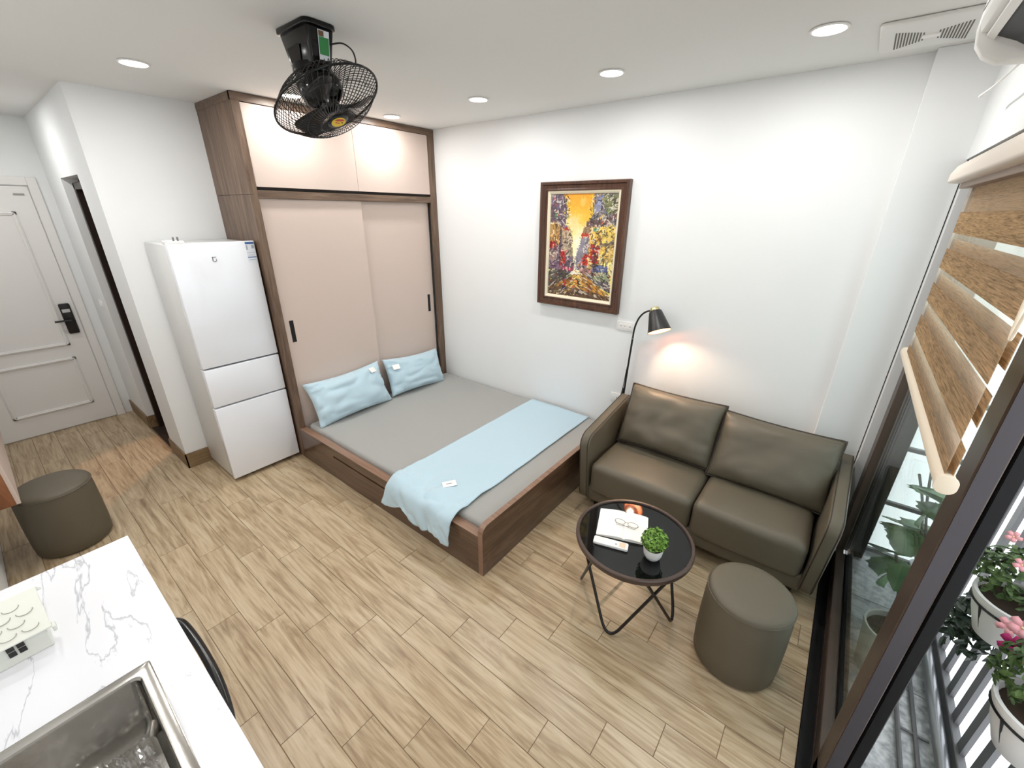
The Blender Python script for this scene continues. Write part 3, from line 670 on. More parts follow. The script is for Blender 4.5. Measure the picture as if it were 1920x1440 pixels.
# ================================================================== FLOOR LAMP
fl_ = thing('floor_lamp', 'slim black floor lamp with bent neck and cone shade behind the sofa', 'floor lamp', (2.14, -.075, 0))
pole = [(2.140, -.075, .02), (2.152, -.075, .5), (2.168, -.075, .95), (2.176, -.075, 1.12)]  # pole, neck and shade points taken from image pixels at assumed depths
obj('base', MB().lathe([(.10, 0), (.10, .012), (.09, .02), (.012, .024)], (2.145, -.112, 0), 32), M_metal_black, fl_, auto=40)
obj('pole', MB().tube(pole, .0075, 10), M_metal_black, fl_, auto=40)
obj('collar', MB().tube([(2.1755, -.075, 1.112), (2.1765, -.075, 1.122)], .009, 12), M_steel, fl_, auto=40)
obj('neck', MB().tube(arc([(2.176, -.075, 1.12), (2.183, -.078, 1.20), (2.207, -.085, 1.275), (2.245, -.095, 1.325), (2.285, -.105, 1.348), (2.318, -.115, 1.352)], 6), .0065, 10), M_metal_black, fl_, auto=40)
ax = Vector((.42, -.26, -.87)).normalized(); top = Vector((2.330, -.122, 1.372))
Q = Matrix.Translation(top) @ ax.to_track_quat('Z', 'Y').to_matrix().to_4x4()
sh_ = obj('lamp_shade', MB().lathe([(.036, .012), (.044, .020), (.080, .162), (.082, .166), (.079, .165), (.041, .024), (.020, .022)], n=40, cap=False).xf(Q), mat('black_shade', (26, 26, 25), .38), fl_, auto=40)
obj('shade_lining', MB().lathe([(.0405, .026), (.0782, .1645)], n=40, cap=False).xf(Q), mat('copper_lining', (226, 150, 104), .4), sh_, auto=60)
obj('cap', MB().lathe([(.0, -.014), (.024, -.012), (.030, -.006), (.034, .012), (.036, .022), (.0, .024)], n=28).xf(Q), M_brass, sh_, auto=40)
obj('bulb', MB().lathe([(.004, .03), (.012, .04), (.020, .06), (.018, .078), (.0, .086)], n=20).xf(Q), mat('warm_bulb', (255, 230, 190), .4, emit=(255, 196, 130), estr=4), fl_, smooth=True)
ld = bpy.data.lights.new('lamp_bulb_light', 'SPOT'); ld.energy = 14; ld.color = (1, .72, .48); ld.shadow_soft_size = .02; ld.spot_size = R(150); ld.spot_blend = .3
lo = bpy.data.objects.new('bulb_light', ld); lo.location = Q @ Vector((0, 0, .090)); lo.rotation_euler = ax.to_track_quat('-Z', 'Y').to_euler(); place(lo, fl_)
cord = arc([(2.170, -.085, .93), (2.160, -.085, .85), (2.152, -.085, .74), (2.140, -.08, .66), (2.125, -.07, .60)], 6)
obj('cord', MB().tube(cord, .003, 6), M_black, fl_, auto=40)
obj('cord', MB().tube(arc([(2.128, -.07, .60), (2.112, -.075, .555), (2.108, -.07, .48), (2.11, -.07, .36)], 6), .003, 6), M_black, fl_, auto=40)
obj('switch', MB().tube([(2.158, -.083, .70), (2.146, -.082, .64)], .010, 8), M_black, fl_, auto=40)
obj('plug', MB().tube([(2.142, -.06, .62), (2.122, -.03, .585), (2.11, -.012, .572)], .011, 8), M_black, fl_, auto=40)

# ================================================================== SOFA
sf = thing('sofa', 'two-seat taupe leather sofa against the painting wall', 'sofa', (2.9, -.45, 0))
SX0, SX1 = 2.192, 3.612
obj('base', box(SX0+.05, SX1-.05, -.775, -.12, .085, .20), M_leather, sf, bevel=.02, seg=3)
obj('back_shell', MB().prism([(-.20, .10), (-.105, .10), (-.100, .62), (-.155, .64)], SX0+.05, SX1-.05, 'x'), M_leather, sf, bevel=.02, seg=3)
def arm_profile(d=0):
    P = []
    for cy, cz, r, a0, a1 in ((-.725, .155, .07-d, 180, 270), (-.135, .13, .045-d, 270, 360), (-.14, .625, .05-d, 0, 80), (-.70, .50, .095-d, 100, 180)):
        for i in range(7):
            a = R(a0+(a1-a0)*i/6); P.append((cy+r*math.cos(a), cz+r*math.sin(a)))
    return P
for side, x0, x1 in ((-1, SX0, SX0+.072), (1, SX1-.072, SX1)):
    b = MB().prism(arm_profile(), x0, x1, 'x')
    b.v = [(x+side*.030*max(0, z-.1)/.5, y, z) for x, y, z in b.v]
    am = obj('arm', b, M_leather, sf, bevel=.016, seg=3)
    for xx in (x0+.009, x1-.009):
        obj('piping', MB().tube([(xx+side*.030*max(0, z-.1)/.5, y, z) for y, z in arm_profile(.0015)], .0032, 6, closed=True), M_pipe, am, auto=60)
def soft_box(x0, x1, y0, y1, z0, z1, bev, seed, crown=.02):
    me = MB().box(x0, x1, y0, y1, z0, z1).mesh('seat_cushion', bev, 4)
    bm = bmesh.new(); bm.from_mesh(me)
    bmesh.ops.subdivide_edges(bm, edges=[e for e in bm.edges if e.calc_length() > .12], cuts=12, use_grid_fill=True)
    cx, cy = (x0+x1)/2, (y0+y1)/2
    for v in bm.verts:
        if v.co.z > (z0+z1)/2:
            v.co.z += crown*max(0, 1-((v.co.x-cx)/(x1-x0)*2)**4)*max(0, 1-((v.co.y-cy)/(y1-y0)*2)**2) + .003*noise.noise(v.co*6+Vector((seed, 0, 0)))
        if v.co.y < y0+.05: v.co.y -= .012*max(0, 1-((v.co.x-cx)/(x1-x0)*2)**2)
    bm.to_mesh(me); bm.free(); return me
SM = (SX0+SX1)/2+.045
obj('seat_cushion', soft_box(SX0+.074, SM-.002, -.800, -.22, .170, .405, .045, 1), M_leather, sf, auto=60)
obj('seat_cushion', soft_box(SM+.002, SX1-.074, -.800, -.22, .170, .405, .045, 6), M_leather, sf, auto=60)
for (cx, cy, cz, w_, h_, ln, rl_, seed) in ((2.612, -.315, .622, .655, .445, 26, 0, 2.2), (3.252, -.335, .600, .650, .445, 28, -.6, 6.1)):
    a = R(ln); ey = Vector((0, math.sin(a), math.cos(a))); ex = Vector((1, 0, 0)); ez = ex.cross(ey)
    Mx = Matrix((ex, ey, ez)).transposed().to_4x4() @ Matrix.Rotation(R(rl_), 4, 'Z'); Mx.translation = (cx, cy, cz)
    pm = pillow_mesh('back_cushion', w_, h_, .20, seed, 44, 32, p=4.0, wr=.005, pinch=.05).xf(Mx)
    bc = obj('back_cushion', pm, M_leather, sf, smooth=True)
    nu, nv = 44, 32
    # piping follows the rim of the cushion
    ring = [pm.v[i] for i in range(nu+1)] + [pm.v[j*(nu+1)+nu] for j in range(1, nv+1)] + [pm.v[nv*(nu+1)+i] for i in range(nu-1, -1, -1)] + [pm.v[j*(nu+1)] for j in range(nv-1, 0, -1)]
    obj('piping', MB().tube(ring, .0062, 6, closed=True), M_pipe, bc, auto=60)
for x in (SX0+.10, SX1-.10):
    for y in (-.70, -.18): obj('leg', MB().lathe([(.014, 0), (.02, .09)], (x, y, 0), 14), M_black, sf)

# ================================================================== OTTOMANS
def ottoman(x, y, label):
    t = thing('ottoman', label, 'stool', (x, y, 0), 'round leather stools')
    r, h = .181, .432
    obj('body', MB().lathe([(r-.012, .006), (r-.002, .02), (r+.002, .10), (r+.002, .22), (r-.001, .36), (r-.004, h-.022)], (x, y, 0), 64), M_leather2, t, auto=50)
    obj('seat_top', MB().lathe([(r-.004, h-.022), (r-.006, h-.010), (r-.016, h-.001), (r-.04, h+.004), (.08, h+.008), (.01, h+.009)], (x, y, 0), 64), M_leather2, t, auto=60)
    obj('seam', MB().tube([(x+(r-.003)*math.cos(2*math.pi*k/64), y+(r-.003)*math.sin(2*math.pi*k/64), h-.022) for k in range(64)], .003, 6, closed=True), M_leather2, t, auto=60)
    obj('base', MB().lathe([(r-.02, 0), (r-.02, .008)], (x, y, 0), 48), M_black, t)
ottoman(3.352, -1.305, 'round taupe leather stool in front of the sofa, beside the sliding door')
ottoman(-.205, -3.135, 'round taupe leather stool under the wall cabinet, near the kitchen counter end')

# ================================================================== COFFEE TABLE
ct = thing('coffee_table', 'round black glass coffee table on crossed black wire legs', 'table', (2.80, -1.34, 0))
TC = (2.804, -1.338); TR = .296; TH = .452
obj('rim', MB().lathe([(TR-.018, TH-.018), (TR-.004, TH-.020), (TR, TH-.012), (TR, TH+.006), (TR-.004, TH+.010), (TR-.016, TH+.010), (TR-.019, TH+.006), (TR-.019, TH-.006)], (*TC, 0), 72, cap=False), M_metal_brown, ct, auto=40)
obj('glass_top', MB().lathe([(TR-.018, TH-.010), (TR-.018, TH)], (*TC, 0), 72), mat('black_glass', (16, 18, 18), .05, spec=.4), ct, auto=40)
for k in range(4):
    a = R(-84+90*k); P = []
    ft = Vector((TC[0]+.272*math.cos(a), TC[1]+.272*math.sin(a), .010))
    pa = Vector((TC[0]+.262*math.cos(a-R(62)), TC[1]+.262*math.sin(a-R(62)), TH-.018)); pb = Vector((TC[0]+.262*math.cos(a+R(62)), TC[1]+.262*math.sin(a+R(62)), TH-.018))
    da, db = (pa-ft).normalized(), (pb-ft).normalized(); c0, c1 = ft+da*.115, ft+db*.115
    P = [pa]
    for i in range(13):
        t = i/12; P.append((1-t)**2*c0+2*t*(1-t)*(ft+(da+db)*.004)+t*t*c1)
    P.append(pb); mz = min(p.z for p in P)
    P = [Vector((p.x, p.y, p.z-(mz-.0078)*max(0, 1-p.z/.2))) for p in P]
    obj('leg', MB().tube(P, .0076, 10), M_metal_black, ct, auto=40)

# things on the coffee table
TZ = TH+.001
bk = thing('open_book', 'open white book lying on the glass coffee table', 'book', (2.72, -1.30, TZ))
sp0, sp1 = Vector((2.774, -1.401, TZ)), Vector((2.700, -1.201, TZ))
d_ = (sp1-sp0); ln_ = d_.length; ey = d_.normalized(); ex = Vector((ey.y, -ey.x, 0))
for sgn, wdt in ((-1, .139), (1, .118)):
    pr = [(0, .010), (.012, .016), (.035, .018), (.07, .015), (.105, .011), (wdt, .006)]
    poly = [(0, 0.001)] + [(wdt, 0.001)] + [(a_, z_) for a_, z_ in reversed(pr)]
    b = MB(); n = len(poly)
    for yy in (0, ln_):
        for (px_, pz_) in poly: q = sp0+ex*(sgn*px_)+ey*yy; b.v.append((q.x, q.y, TZ+pz_))
    b.f.append(tuple(range(n))); b.f.append(tuple(range(2*n-1, n-1, -1)))
    for i in range(n): b.f.append((i, n+i, n+(i+1) % n, (i+1) % n))
    obj('page_block', b, mat('paper', (244, 243, 240), .8), bk, auto=35)
eg = thing('eyeglasses', 'thin metal-framed eyeglasses resting on the open book', 'eyeglasses', (2.74, -1.31, TZ+.02))
M_gl = mat('spectacle_metal', (92, 82, 70), .3, metal=.6); g0 = Vector((2.744, -1.300, TZ+.0235)); gx = Vector((.138, .028, 0)).normalized(); gy = Vector((-gx.y, gx.x, 0))
for s_ in (-1, 1):
    c = g0+gx*(s_*.034)
    rim = [c+gx*(.027*math.cos(2*math.pi*k/20))+gy*(.010*math.sin(2*math.pi*k/20))+Vector((0, 0, .007*math.sin(2*math.pi*k/20)+.004)) for k in range(20)]
    rm = obj('rim', MB().tube(rim, .0011, 5, closed=True), M_gl, eg, auto=60)
    obj('temple', MB().tube([c+gx*(s_*.027)+Vector((0, 0, .006)), c+gx*(s_*.012)-gy*.024-Vector((0, 0, .001)), c-gx*(s_*.052)-gy*.016], .0010, 5), M_gl, eg, auto=60)
obj('bridge', MB().tube([g0-gx*.008+Vector((0, 0, .006)), g0+gy*.003+Vector((0, 0, .009)), g0+gx*.008+Vector((0, 0, .006))], .0011, 5), M_gl, eg, auto=60)
rm_ = thing('remote_control', 'slim white remote control in front of the open book', 'remote', (2.735, -1.467, TZ))
rc = Vector((2.735, -1.466, TZ)); rx = Vector((.166, .051, 0)).normalized(); ry = Vector((-rx.y, rx.x, 0))
Mr = Matrix((rx, ry, Vector((0, 0, 1)))).transposed().to_4x4(); Mr.translation = rc
ro = obj('body', MB().prism(rrect(-.086, .086, -.024, .024, .009), 0, .016, 'z').xf(Mr), M_white, rm_, bevel=.004)
obj('screen', MB().box(.042, .072, -.016, .016, .0155, .0168).xf(Mr), mat('peach_screen', (238, 206, 180), .4), rm_)
obj('button', MB().lathe([(.0035, .0155), (.0035, .0175)], (.026, -.004, 0), 14).xf(Mr), M_ink, rm_)
pp_ = thing('potted_plant', 'small round boxwood plant in a white cup pot on the coffee table', 'plant', (2.930, -1.418, TZ))
PC = (2.930, -1.418)
obj('pot', MB().lathe([(.022, 0), (.032, .004), (.042, .025), (.0465, .055), (.0465, .066), (.043, .066), (.043, .05), (.0, .048)], (*PC, TZ), 36, cap=False), M_pot, pp_, auto=50)
obj('soil', MB().lathe([(.043, .050), (.043, .056)], (*PC, TZ), 24), M_soil, pp_)
def leaf_cloud(c, rx_, rz_, n, size, seed, flat=.6):
    rnd = random.Random(seed); b = MB()
    for _ in range(n):
        th = rnd.uniform(0, 2*math.pi); ph = math.acos(rnd.uniform(-.55, 1)); rr = rnd.uniform(.55, 1.0)**.6
        d = Vector((math.sin(ph)*math.cos(th), math.sin(ph)*math.sin(th), math.cos(ph)))
        p = Vector(c)+Vector((d.x*rx_, d.y*rx_, d.z*rz_))*rr
        nrm = (d+Vector((rnd.uniform(-1, 1), rnd.uniform(-1, 1), rnd.uniform(-.4, 1)))*.8).normalized()
        u = nrm.orthogonal().normalized(); u = (Matrix.Rotation(rnd.uniform(0, 6.28), 3, nrm) @ u); v = nrm.cross(u); s = size*rnd.uniform(.7, 1.25)
        pts = [p-u*s, p-u*s*.3+v*s*.45+nrm*s*.10, p+u*s*.5+v*s*.38+nrm*s*.08, p+u*s*1.0-nrm*s*.1, p+u*s*.5-v*s*.38+nrm*s*.08, p-u*s*.3-v*s*.45+nrm*s*.10]
        o_ = len(b.v); b.v += [tuple(q) for q in pts]+[tuple(p)]
        b.f += [(o_+6, o_+i, o_+(i+1) % 6) for i in range(6)]
    return b
fo = obj('foliage', leaf_cloud((PC[0]-.002, PC[1], TZ+.108), .063, .056, 640, .0105, 3), M_leaf_s, pp_); fo['kind'] = 'stuff'
obj('stem', MB().tube([(PC[0], PC[1], TZ+.05), (PC[0], PC[1], TZ+.11)], .006, 8), M_soil, pp_)

# ================================================================== KITCHEN COUNTER
CX0, CX1, CY1, CZ = 1.424, 2.98, -2.985, .85
SKX0, SKX1, SKY0, SKY1 = 2.086, 2.72, -3.412, -3.072
kc = thing('kitchen_cabinet', 'kitchen base cabinet under the white marble worktop', 'cabinet', (2.2, -3.22, 0))
obj('body', MB().box(CX0+.02, CX1, YF+.004, CY1-.03, .08, .60).box(CX0+.02, SKX0-.02, YF+.004, CY1-.03, .60, .815).box(SKX1+.02, CX1, YF+.004, CY1-.03, .60, .815).box(SKX0-.02, SKX1+.02, CY1-.06, CY1-.03, .60, .815), M_walnut_z, kc)
obj('plinth', box(CX0+.03, CX1, YF+.004, CY1-.08, 0, .08), M_darkgap, kc)
for x0, x1 in ((CX0+.022, 1.93), (1.934, 2.46), (2.464, CX1-.002)):
    obj('door', box(x0, x1, CY1-.03, CY1-.012, .085, .812), M_pink, kc, bevel=.001, seg=1)
obj('bow_handle', MB().tube(arc([(1.955, CY1-.02, .815), (1.962, CY1-.004, .818), (2.00, CY1+.010, .818), (2.12, CY1+.016, .816), (2.26, CY1+.012, .816), (2.38, CY1-.004, .816), (2.42, CY1-.02, .816)], 8), .0125, 12), M_gloss, kc, auto=60)
wt = MB().box(CX0, SKX0, YF, CY1, .82, CZ).box(SKX1, CX1, YF, CY1, .82, CZ).box(SKX0, SKX1, SKY1, CY1, .82, CZ).box(SKX0, SKX1, YF, SKY0, .82, CZ)
tag(obj('worktop', wt, M_marble), 'white marble kitchen worktop with faint grey veins around the sink', 'worktop')
sk = thing('kitchen_sink', 'rectangular stainless steel sink set into the white worktop', 'sink', (2.4, -3.24, CZ))
rw = .036; bx0, bx1, by0, by1, bz = SKX0+rw*.9, SKX1-rw, SKY0+rw, SKY1-rw*.85, .665
def rr3(x0, x1, y0, y1, r, z): return [(x, y, z) for x, y in rrect(x0, x1, y0, y1, r, 6)]
loops = [rr3(SKX0, SKX1, SKY0, SKY1, .006, CZ-.006), rr3(SKX0, SKX1, SKY0, SKY1, .006, CZ+.004), rr3(SKX0+.004, SKX1-.004, SKY0+.004, SKY1-.004, .006, CZ+.006), rr3(bx0-.004, bx1+.004, by0-.004, by1+.004, .02, CZ+.005), rr3(bx0, bx1, by0, by1, .02, CZ-.001), rr3(bx0+.003, bx1-.003, by0+.003, by1-.003, .03, bz+.03), rr3(bx0+.02, bx1-.02, by0+.02, by1-.02, .03, bz)]
b = MB(); n = len(loops[0])
for lp in loops: b.v += lp
for i in range(len(loops)-1):
    for k in range(n): b.f.append((i*n+k, i*n+(k+1) % n, (i+1)*n+(k+1) % n, (i+1)*n+k))
b.f.append(tuple((len(loops)-1)*n+k for k in range(n)))
obj('basin', b, M_steel, sk, auto=35)
obj('drain', MB().lathe([(.045, bz+.001), (.045, bz+.004), (.02, bz+.003)], (2.42, -3.25, 0), 28), M_steel, sk, auto=40)
# crumpled protective film loosely lying in the basin
b = MB(); NF = 46
for j in range(NF+1):
    for i in range(NF+1):
        u, v = i/NF, j/NF; x = 2.165+.46*u+.02*noise.noise(Vector((u*3, v*3, 7))); y = by0+.03+(by1-by0-.06)*v
        z = bz+.03+.055*u+.030*abs(noise.noise(Vector((u*6, v*5, 1))))+.018*abs(noise.noise(Vector((u*14, v*13, 4))))
        b.v.append((x, y, z))
b.f = [(j*(NF+1)+i, j*(NF+1)+i+1, (j+1)*(NF+1)+i+1, (j+1)*(NF+1)+i) for j in range(NF) for i in range(NF)]
fm = bpy.data.materials.new('clear_film'); fm.use_nodes = True; nt = fm.node_tree; nt.nodes.clear()
o_ = nt.nodes.new('ShaderNodeOutputMaterial'); t_ = nt.nodes.new('ShaderNodeBsdfTransparent'); g_ = nt.nodes.new('ShaderNodeBsdfGlossy'); g_.inputs['Roughness'].default_value = .08
x_ = nt.nodes.new('ShaderNodeMixShader'); x_.inputs[0].default_value = .3
nt.links.new(t_.outputs[0], x_.inputs[1]); nt.links.new(g_.outputs[0], x_.inputs[2]); nt.links.new(x_.outputs[0], o_.inputs[0])
tag(obj('protective_film', b, fm), 'crumpled clear plastic film lying inside the sink basin', 'plastic film')
# house-shaped box
hs = thing('house_box', 'pale grey house-shaped box with scalloped roof and black window on the worktop', 'box', (1.72, -3.33, CZ))
HX0, HX1, HY0, HY1 = 1.62, 1.816, -3.445, -3.226
obj('wall', MB().prism([(HX0, CZ), (HX1, CZ), (HX1-.004, .918), ((HX0+HX1)/2, .985), (HX0+.004, .918)], HY0, HY1, 'y'), M_house, hs, bevel=.002, seg=1)
sl = math.atan2(.067, .098)
rp = obj('roof', MB().prism([(HX1+.004, .912), (HX1+.006, .917), ((HX0+HX1)/2, .996), (HX0-.014, .914), (HX0-.012, .908), ((HX0+HX1)/2, .986)], HY0, HY1+.012, 'y'), mat('pale_roof', (232, 233, 224), .5), hs, bevel=.0015, seg=1)
obj('eave_end', box(HX1-.014, HX1+.014, HY1+.012, HY1+.020, .900, .918), M_house, hs, bevel=.002, seg=1)
M_scal = mat('scallop_shade', (168, 168, 158), .6)  # darker tone paints the shade line along each roof scallop
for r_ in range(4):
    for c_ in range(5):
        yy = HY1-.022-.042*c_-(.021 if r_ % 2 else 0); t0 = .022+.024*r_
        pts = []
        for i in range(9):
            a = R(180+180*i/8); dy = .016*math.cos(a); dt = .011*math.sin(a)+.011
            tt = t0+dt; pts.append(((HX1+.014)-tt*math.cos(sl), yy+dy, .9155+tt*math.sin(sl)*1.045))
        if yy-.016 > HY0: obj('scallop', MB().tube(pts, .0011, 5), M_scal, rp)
for y0, y1 in ((-3.303, -3.289), (-3.284, -3.270)):
    for z0, z1 in ((.878, .892), (.896, .910)): obj('window_pane', box(HX1-.004, HX1+.001, y0, y1, z0, z1), M_black, hs)

# wall cabinet whose lower corner shows at the edge of the picture
wcb = thing('wall_cabinet', 'wood-sided wall cabinet with blush front above the round stool near the corridor', 'cabinet', (-.3, -3.35, .6))
obj('side_panel', box(.272, .293, YF, -3.258, .60, 1.35), wood('cabinet_side', [(.3, (104, 62, 40)), (.5, (134, 84, 56)), (.7, (158, 106, 74))], 'Z', (2, 26, 26), .4, .1, rand=False), wcb, bevel=.004)
obj('carcass', box(-.90, .272, YF, -3.262, .605, 1.345), M_walnut_z, wcb)
for x0, x1 in ((-.90, -.312), (-.308, .290)): obj('door', box(x0, x1, -3.260, -3.243, .60, 1.35), M_pink, wcb, bevel=.002, seg=1)

# ================================================================== CEILING FAN
fn = thing('ceiling_fan', 'black orbit fan with round wire cage hanging from the ceiling', 'fan', (1.36, -1.9, H))
def frustum(x0, x1, y0, y1, z1, a0, a1, c0, c1, z0, s=None):
    s = s or MB()
    return s.add([(a0, c0, z0), (a1, c0, z0), (a1, c1, z0), (a0, c1, z0), (x0, y0, z1), (x1, y0, z1), (x1, y1, z1), (x0, y1, z1)],
                 [(0, 3, 2, 1), (4, 5, 6, 7), (0, 1, 5, 4), (1, 2, 6, 5), (2, 3, 7, 6), (3, 0, 4, 7)])
mh = obj('mount_housing', frustum(1.222, 1.448, -1.962, -1.842, 2.688, 1.262, 1.428, -1.948, -1.856, 2.555), M_gloss, fn, bevel=.012, seg=3)
obj('mount_plate', MB().prism(rrect(1.208, 1.460, -1.974, -1.832, .03), 2.680, 2.699, 'z'), M_gloss, fn, bevel=.004)
obj('vent_window', MB().add([(1.285, -1.956, 2.575), (1.36, -1.954, 2.575), (1.372, -1.9605, 2.63), (1.275, -1.962, 2.625)], [(0, 1, 2, 3)]), M_darkgap, mh)
lab = obj('rating_label', MB().add([(1.4355, -1.915, 2.575), (1.4355, -1.870, 2.575), (1.4490, -1.868, 2.672), (1.4490, -1.917, 2.672)], [(0, 1, 2, 3)]), mat('label_white', (226, 232, 240), .4), mh)
obj('label_print', MB().add([(1.4388, -1.9125, 2.592), (1.4388, -1.8725, 2.592), (1.4470, -1.871, 2.650), (1.4470, -1.914, 2.650)], [(0, 1, 2, 3)]), mat('label_green', (48, 136, 70), .45), lab)
obj('label_print', MB().add([(1.4472, -1.914, 2.651), (1.4472, -1.892, 2.651), (1.4502, -1.892, 2.669), (1.4502, -1.915, 2.669)], [(0, 1, 2, 3)]), mat('label_brown', (110, 78, 50), .45), lab)
FC = Vector((1.428, -1.900, 2.430)); FN = Vector((.441, .161, -.883)).normalized()
QF = Matrix.Translation(FC) @ FN.to_track_quat('Z', 'Y').to_matrix().to_4x4()
bk_pt = FC-FN*.075
obj('neck', MB().tube([(1.345, -1.902, 2.565), (1.348, -1.902, 2.535), (1.355, -1.902, 2.50), tuple(bk_pt)], [.078, .080, .074, .060], 28), M_gloss, fn, auto=40)
obj('neck_ring', MB().tube([(1.3545, -1.902, 2.506), (1.3555, -1.902, 2.499)], [.0765, .0755], 24), mat('grey_ring', (120, 122, 122), .3), fn, auto=40)
obj('motor', MB().lathe([(.0, -.105), (.050, -.102), (.080, -.082), (.088, -.050), (.080, -.012), (.055, .0), (.0, .002)], n=32).xf(QF), M_gloss, fn, smooth=True)
obj('hub', MB().lathe([(.036, .0), (.038, .030), (.028, .042), (.0, .044)], n=28).xf(QF), M_gloss, fn, auto=50)
for k in range(3):
    a0 = R(20+120*k); b = MB(); N1, N2 = 12, 6; rows = []
    for i in range(N1+1):
        t = i/N1; r_ = .034+.158*t; mid = a0+.25*t; half = .16+.42*t-.20*t*t*t
        if t > .85: half *= 1-.45*((t-.85)/.15)**2
        for j in range(N2+1):
            s = j/N2*2-1; a = mid+half*s; b.v.append((r_*math.cos(a), r_*math.sin(a), .014+.020*s*(1-.3*t)+.006*s*s))
    b.f = [(i*(N2+1)+j, i*(N2+1)+j+1, (i+1)*(N2+1)+j+1, (i+1)*(N2+1)+j) for i in range(N1) for j in range(N2)]
    bo = obj('blade', b.xf(QF), mat('blade_black', (24, 20, 20), .3), fn, smooth=True); bo.modifiers.new('t', 'SOLIDIFY').thickness = .0025
CR = .226
M_wire = mat('wire_black', (20, 15, 14), .35)
def cage(sign, n=60, depth=.080, inner=.035):
    b = MB()
    for k in range(n):
        a = 2*math.pi*k/n; pts = []
        for i in range(8):
            t = i/7; r_ = CR+(inner-CR)*t; z = sign*depth*math.sin(min(1, t*1.55)*math.pi/2)
            aa = a+sign*.55*t; pts.append((r_*math.cos(aa), r_*math.sin(aa), z))
        b.tube(pts, .0016, 4, cap=False)
    for r_, t in ((.19, .19), (.13, .50), (.075, .79)):
        z = sign*depth*math.sin(min(1, t*1.55)*math.pi/2)
        b.tube([(r_*math.cos(2*math.pi*k/48), r_*math.sin(2*math.pi*k/48), z) for k in range(48)], .0012, 4, closed=True)
    return b.xf(QF)
obj('front_guard', cage(1), M_wire, fn)
obj('rear_guard', cage(-1, inner=.06), M_wire, fn)
obj('guard_ring', MB().tube([(CR*math.cos(2*math.pi*k/72), CR*math.sin(2*math.pi*k/72), 0) for k in range(72)], .0048, 8, closed=True).xf(QF), M_gloss, fn, auto=80)
em = obj('emblem', MB().lathe([(.045, .074), (.046, .082), (.040, .085), (.0, .086)], n=32).xf(QF), M_gloss, fn, auto=40)
EM = QF @ Matrix.Rotation(R(0), 4, 'Z') @ Matrix.Diagonal((1, .82, 1, 1))
obj('badge', MB().lathe([(.035, .085), (.035, .0875)], n=32).xf(EM), mat('badge_yellow', (232, 196, 52), .4), em)
obj('badge_print', MB().prism([(-.030, .006), (-.022, .021), (0, .029), (.018, .024), (.004, .012), (-.012, .006)], .0875, .0882, 'z').xf(EM), mat('badge_red', (196, 58, 40), .4), em)
obj('badge_print', MB().box(-.016, .010, -.008, -.002, .0875, .0881).xf(EM), mat('badge_red', (196, 58, 40), .4), em)
obj('badge_print', MB().box(.012, .022, .002, .008, .0875, .0881).xf(EM), M_darkgap, em)
obj('cable', MB().tube(arc([(1.445, -1.862, 2.635), (1.50, -1.845, 2.632), (1.555, -1.840, 2.600), (1.585, -1.850, 2.555), (1.575, -1.862, 2.535)], 6), .0032, 6), M_black, fn, auto=60)

# ================================================================== CEILING VENT
cv = thing('ceiling_vent', 'square white exhaust vent grille in the ceiling beside the air conditioner', 'vent', (3.38, -.33, H))
VX0, VX1, VY0, VY1 = 3.214, 3.546, -.556, -.180
obj('plate', MB().prism(rrect(VX0, VX1, VY0, VY1, .015), H-.016, H-.001, 'z'), M_ceil, cv, bevel=.006, seg=3)
M_slot = mat('vent_slot_dark', (96, 92, 84), .7)
for i in range(24):
    x = 3.268+.224*i/23; d = abs(i-11.5)/11.5
    if d < .20: continue
    ya = -.448+.072*(1-d)**1.2; yb = -.220-.090*(1-d)
    obj('slot', box(x-.0024, x+.0024, ya, yb, H-.0170, H-.0155), M_slot, cv)
obj('centre_badge', box(3.352, 3.408, -.370, -.330, H-.0215, H-.015), M_tag, cv, bevel=.001, seg=1)

# ================================================================== AIR CONDITIONER
ac = thing('air_conditioner', 'white wall air conditioner above the sliding door, at the upper corner', 'air conditioner', (3.56, -1.4, 2.4))
AY0, AY1 = -1.86, -1.04
prof_ac = [(3.648, 2.685), (3.520, 2.690), (3.485, 2.672), (3.472, 2.62), (3.470, 2.50), (3.478, 2.455), (3.500, 2.425), (3.535, 2.405), (3.60, 2.400), (3.648, 2.410)]
body_prof = [(3.648, 2.685), (3.520, 2.690), (3.485, 2.672), (3.472, 2.62), (3.470, 2.51), (3.478, 2.482), (3.498, 2.478), (3.560, 2.452), (3.600, 2.425), (3.606, 2.402), (3.648, 2.405)]
obj('body', MB().prism(body_prof, AY0+.05, AY1-.05, 'y'), M_white, ac, bevel=.003, seg=2)
for ya, yb in ((AY0, AY0+.05), (AY1-.05, AY1)): obj('end_cap', MB().prism(prof_ac, ya, yb, 'y'), M_white, ac, bevel=.009, seg=3)
obj('outlet', MB().prism([(3.512, 2.4735), (3.558, 2.4525), (3.598, 2.4250), (3.600, 2.4235), (3.5985, 2.4225), (3.557, 2.4495), (3.511, 2.4705)], AY0+.052, AY1-.052, 'y'), mat('ac_dark', (46, 48, 52), .5), ac)
obj('louver', MB().prism([(3.492, 2.474), (3.493, 2.469), (3.510, 2.459), (3.512, 2.463)], AY0+.055, AY1-.055, 'y'), M_white, ac)
obj('seam', MB().prism([(3.4712, 2.540), (3.4712, 2.5435), (3.4695, 2.5435), (3.4695, 2.540)], AY0+.02, AY1-.02, 'y'), M_ink, ac)
obj('pull_cord', MB().tube(arc([(3.598, -1.16, 2.425), (3.590, -1.00, 2.412), (3.580, -.80, 2.402), (3.574, -.66, 2.405), (3.570, -.59, 2.403)], 6), [.004]*20+[.006]*4+[.002], 6), M_white, ac, auto=60)

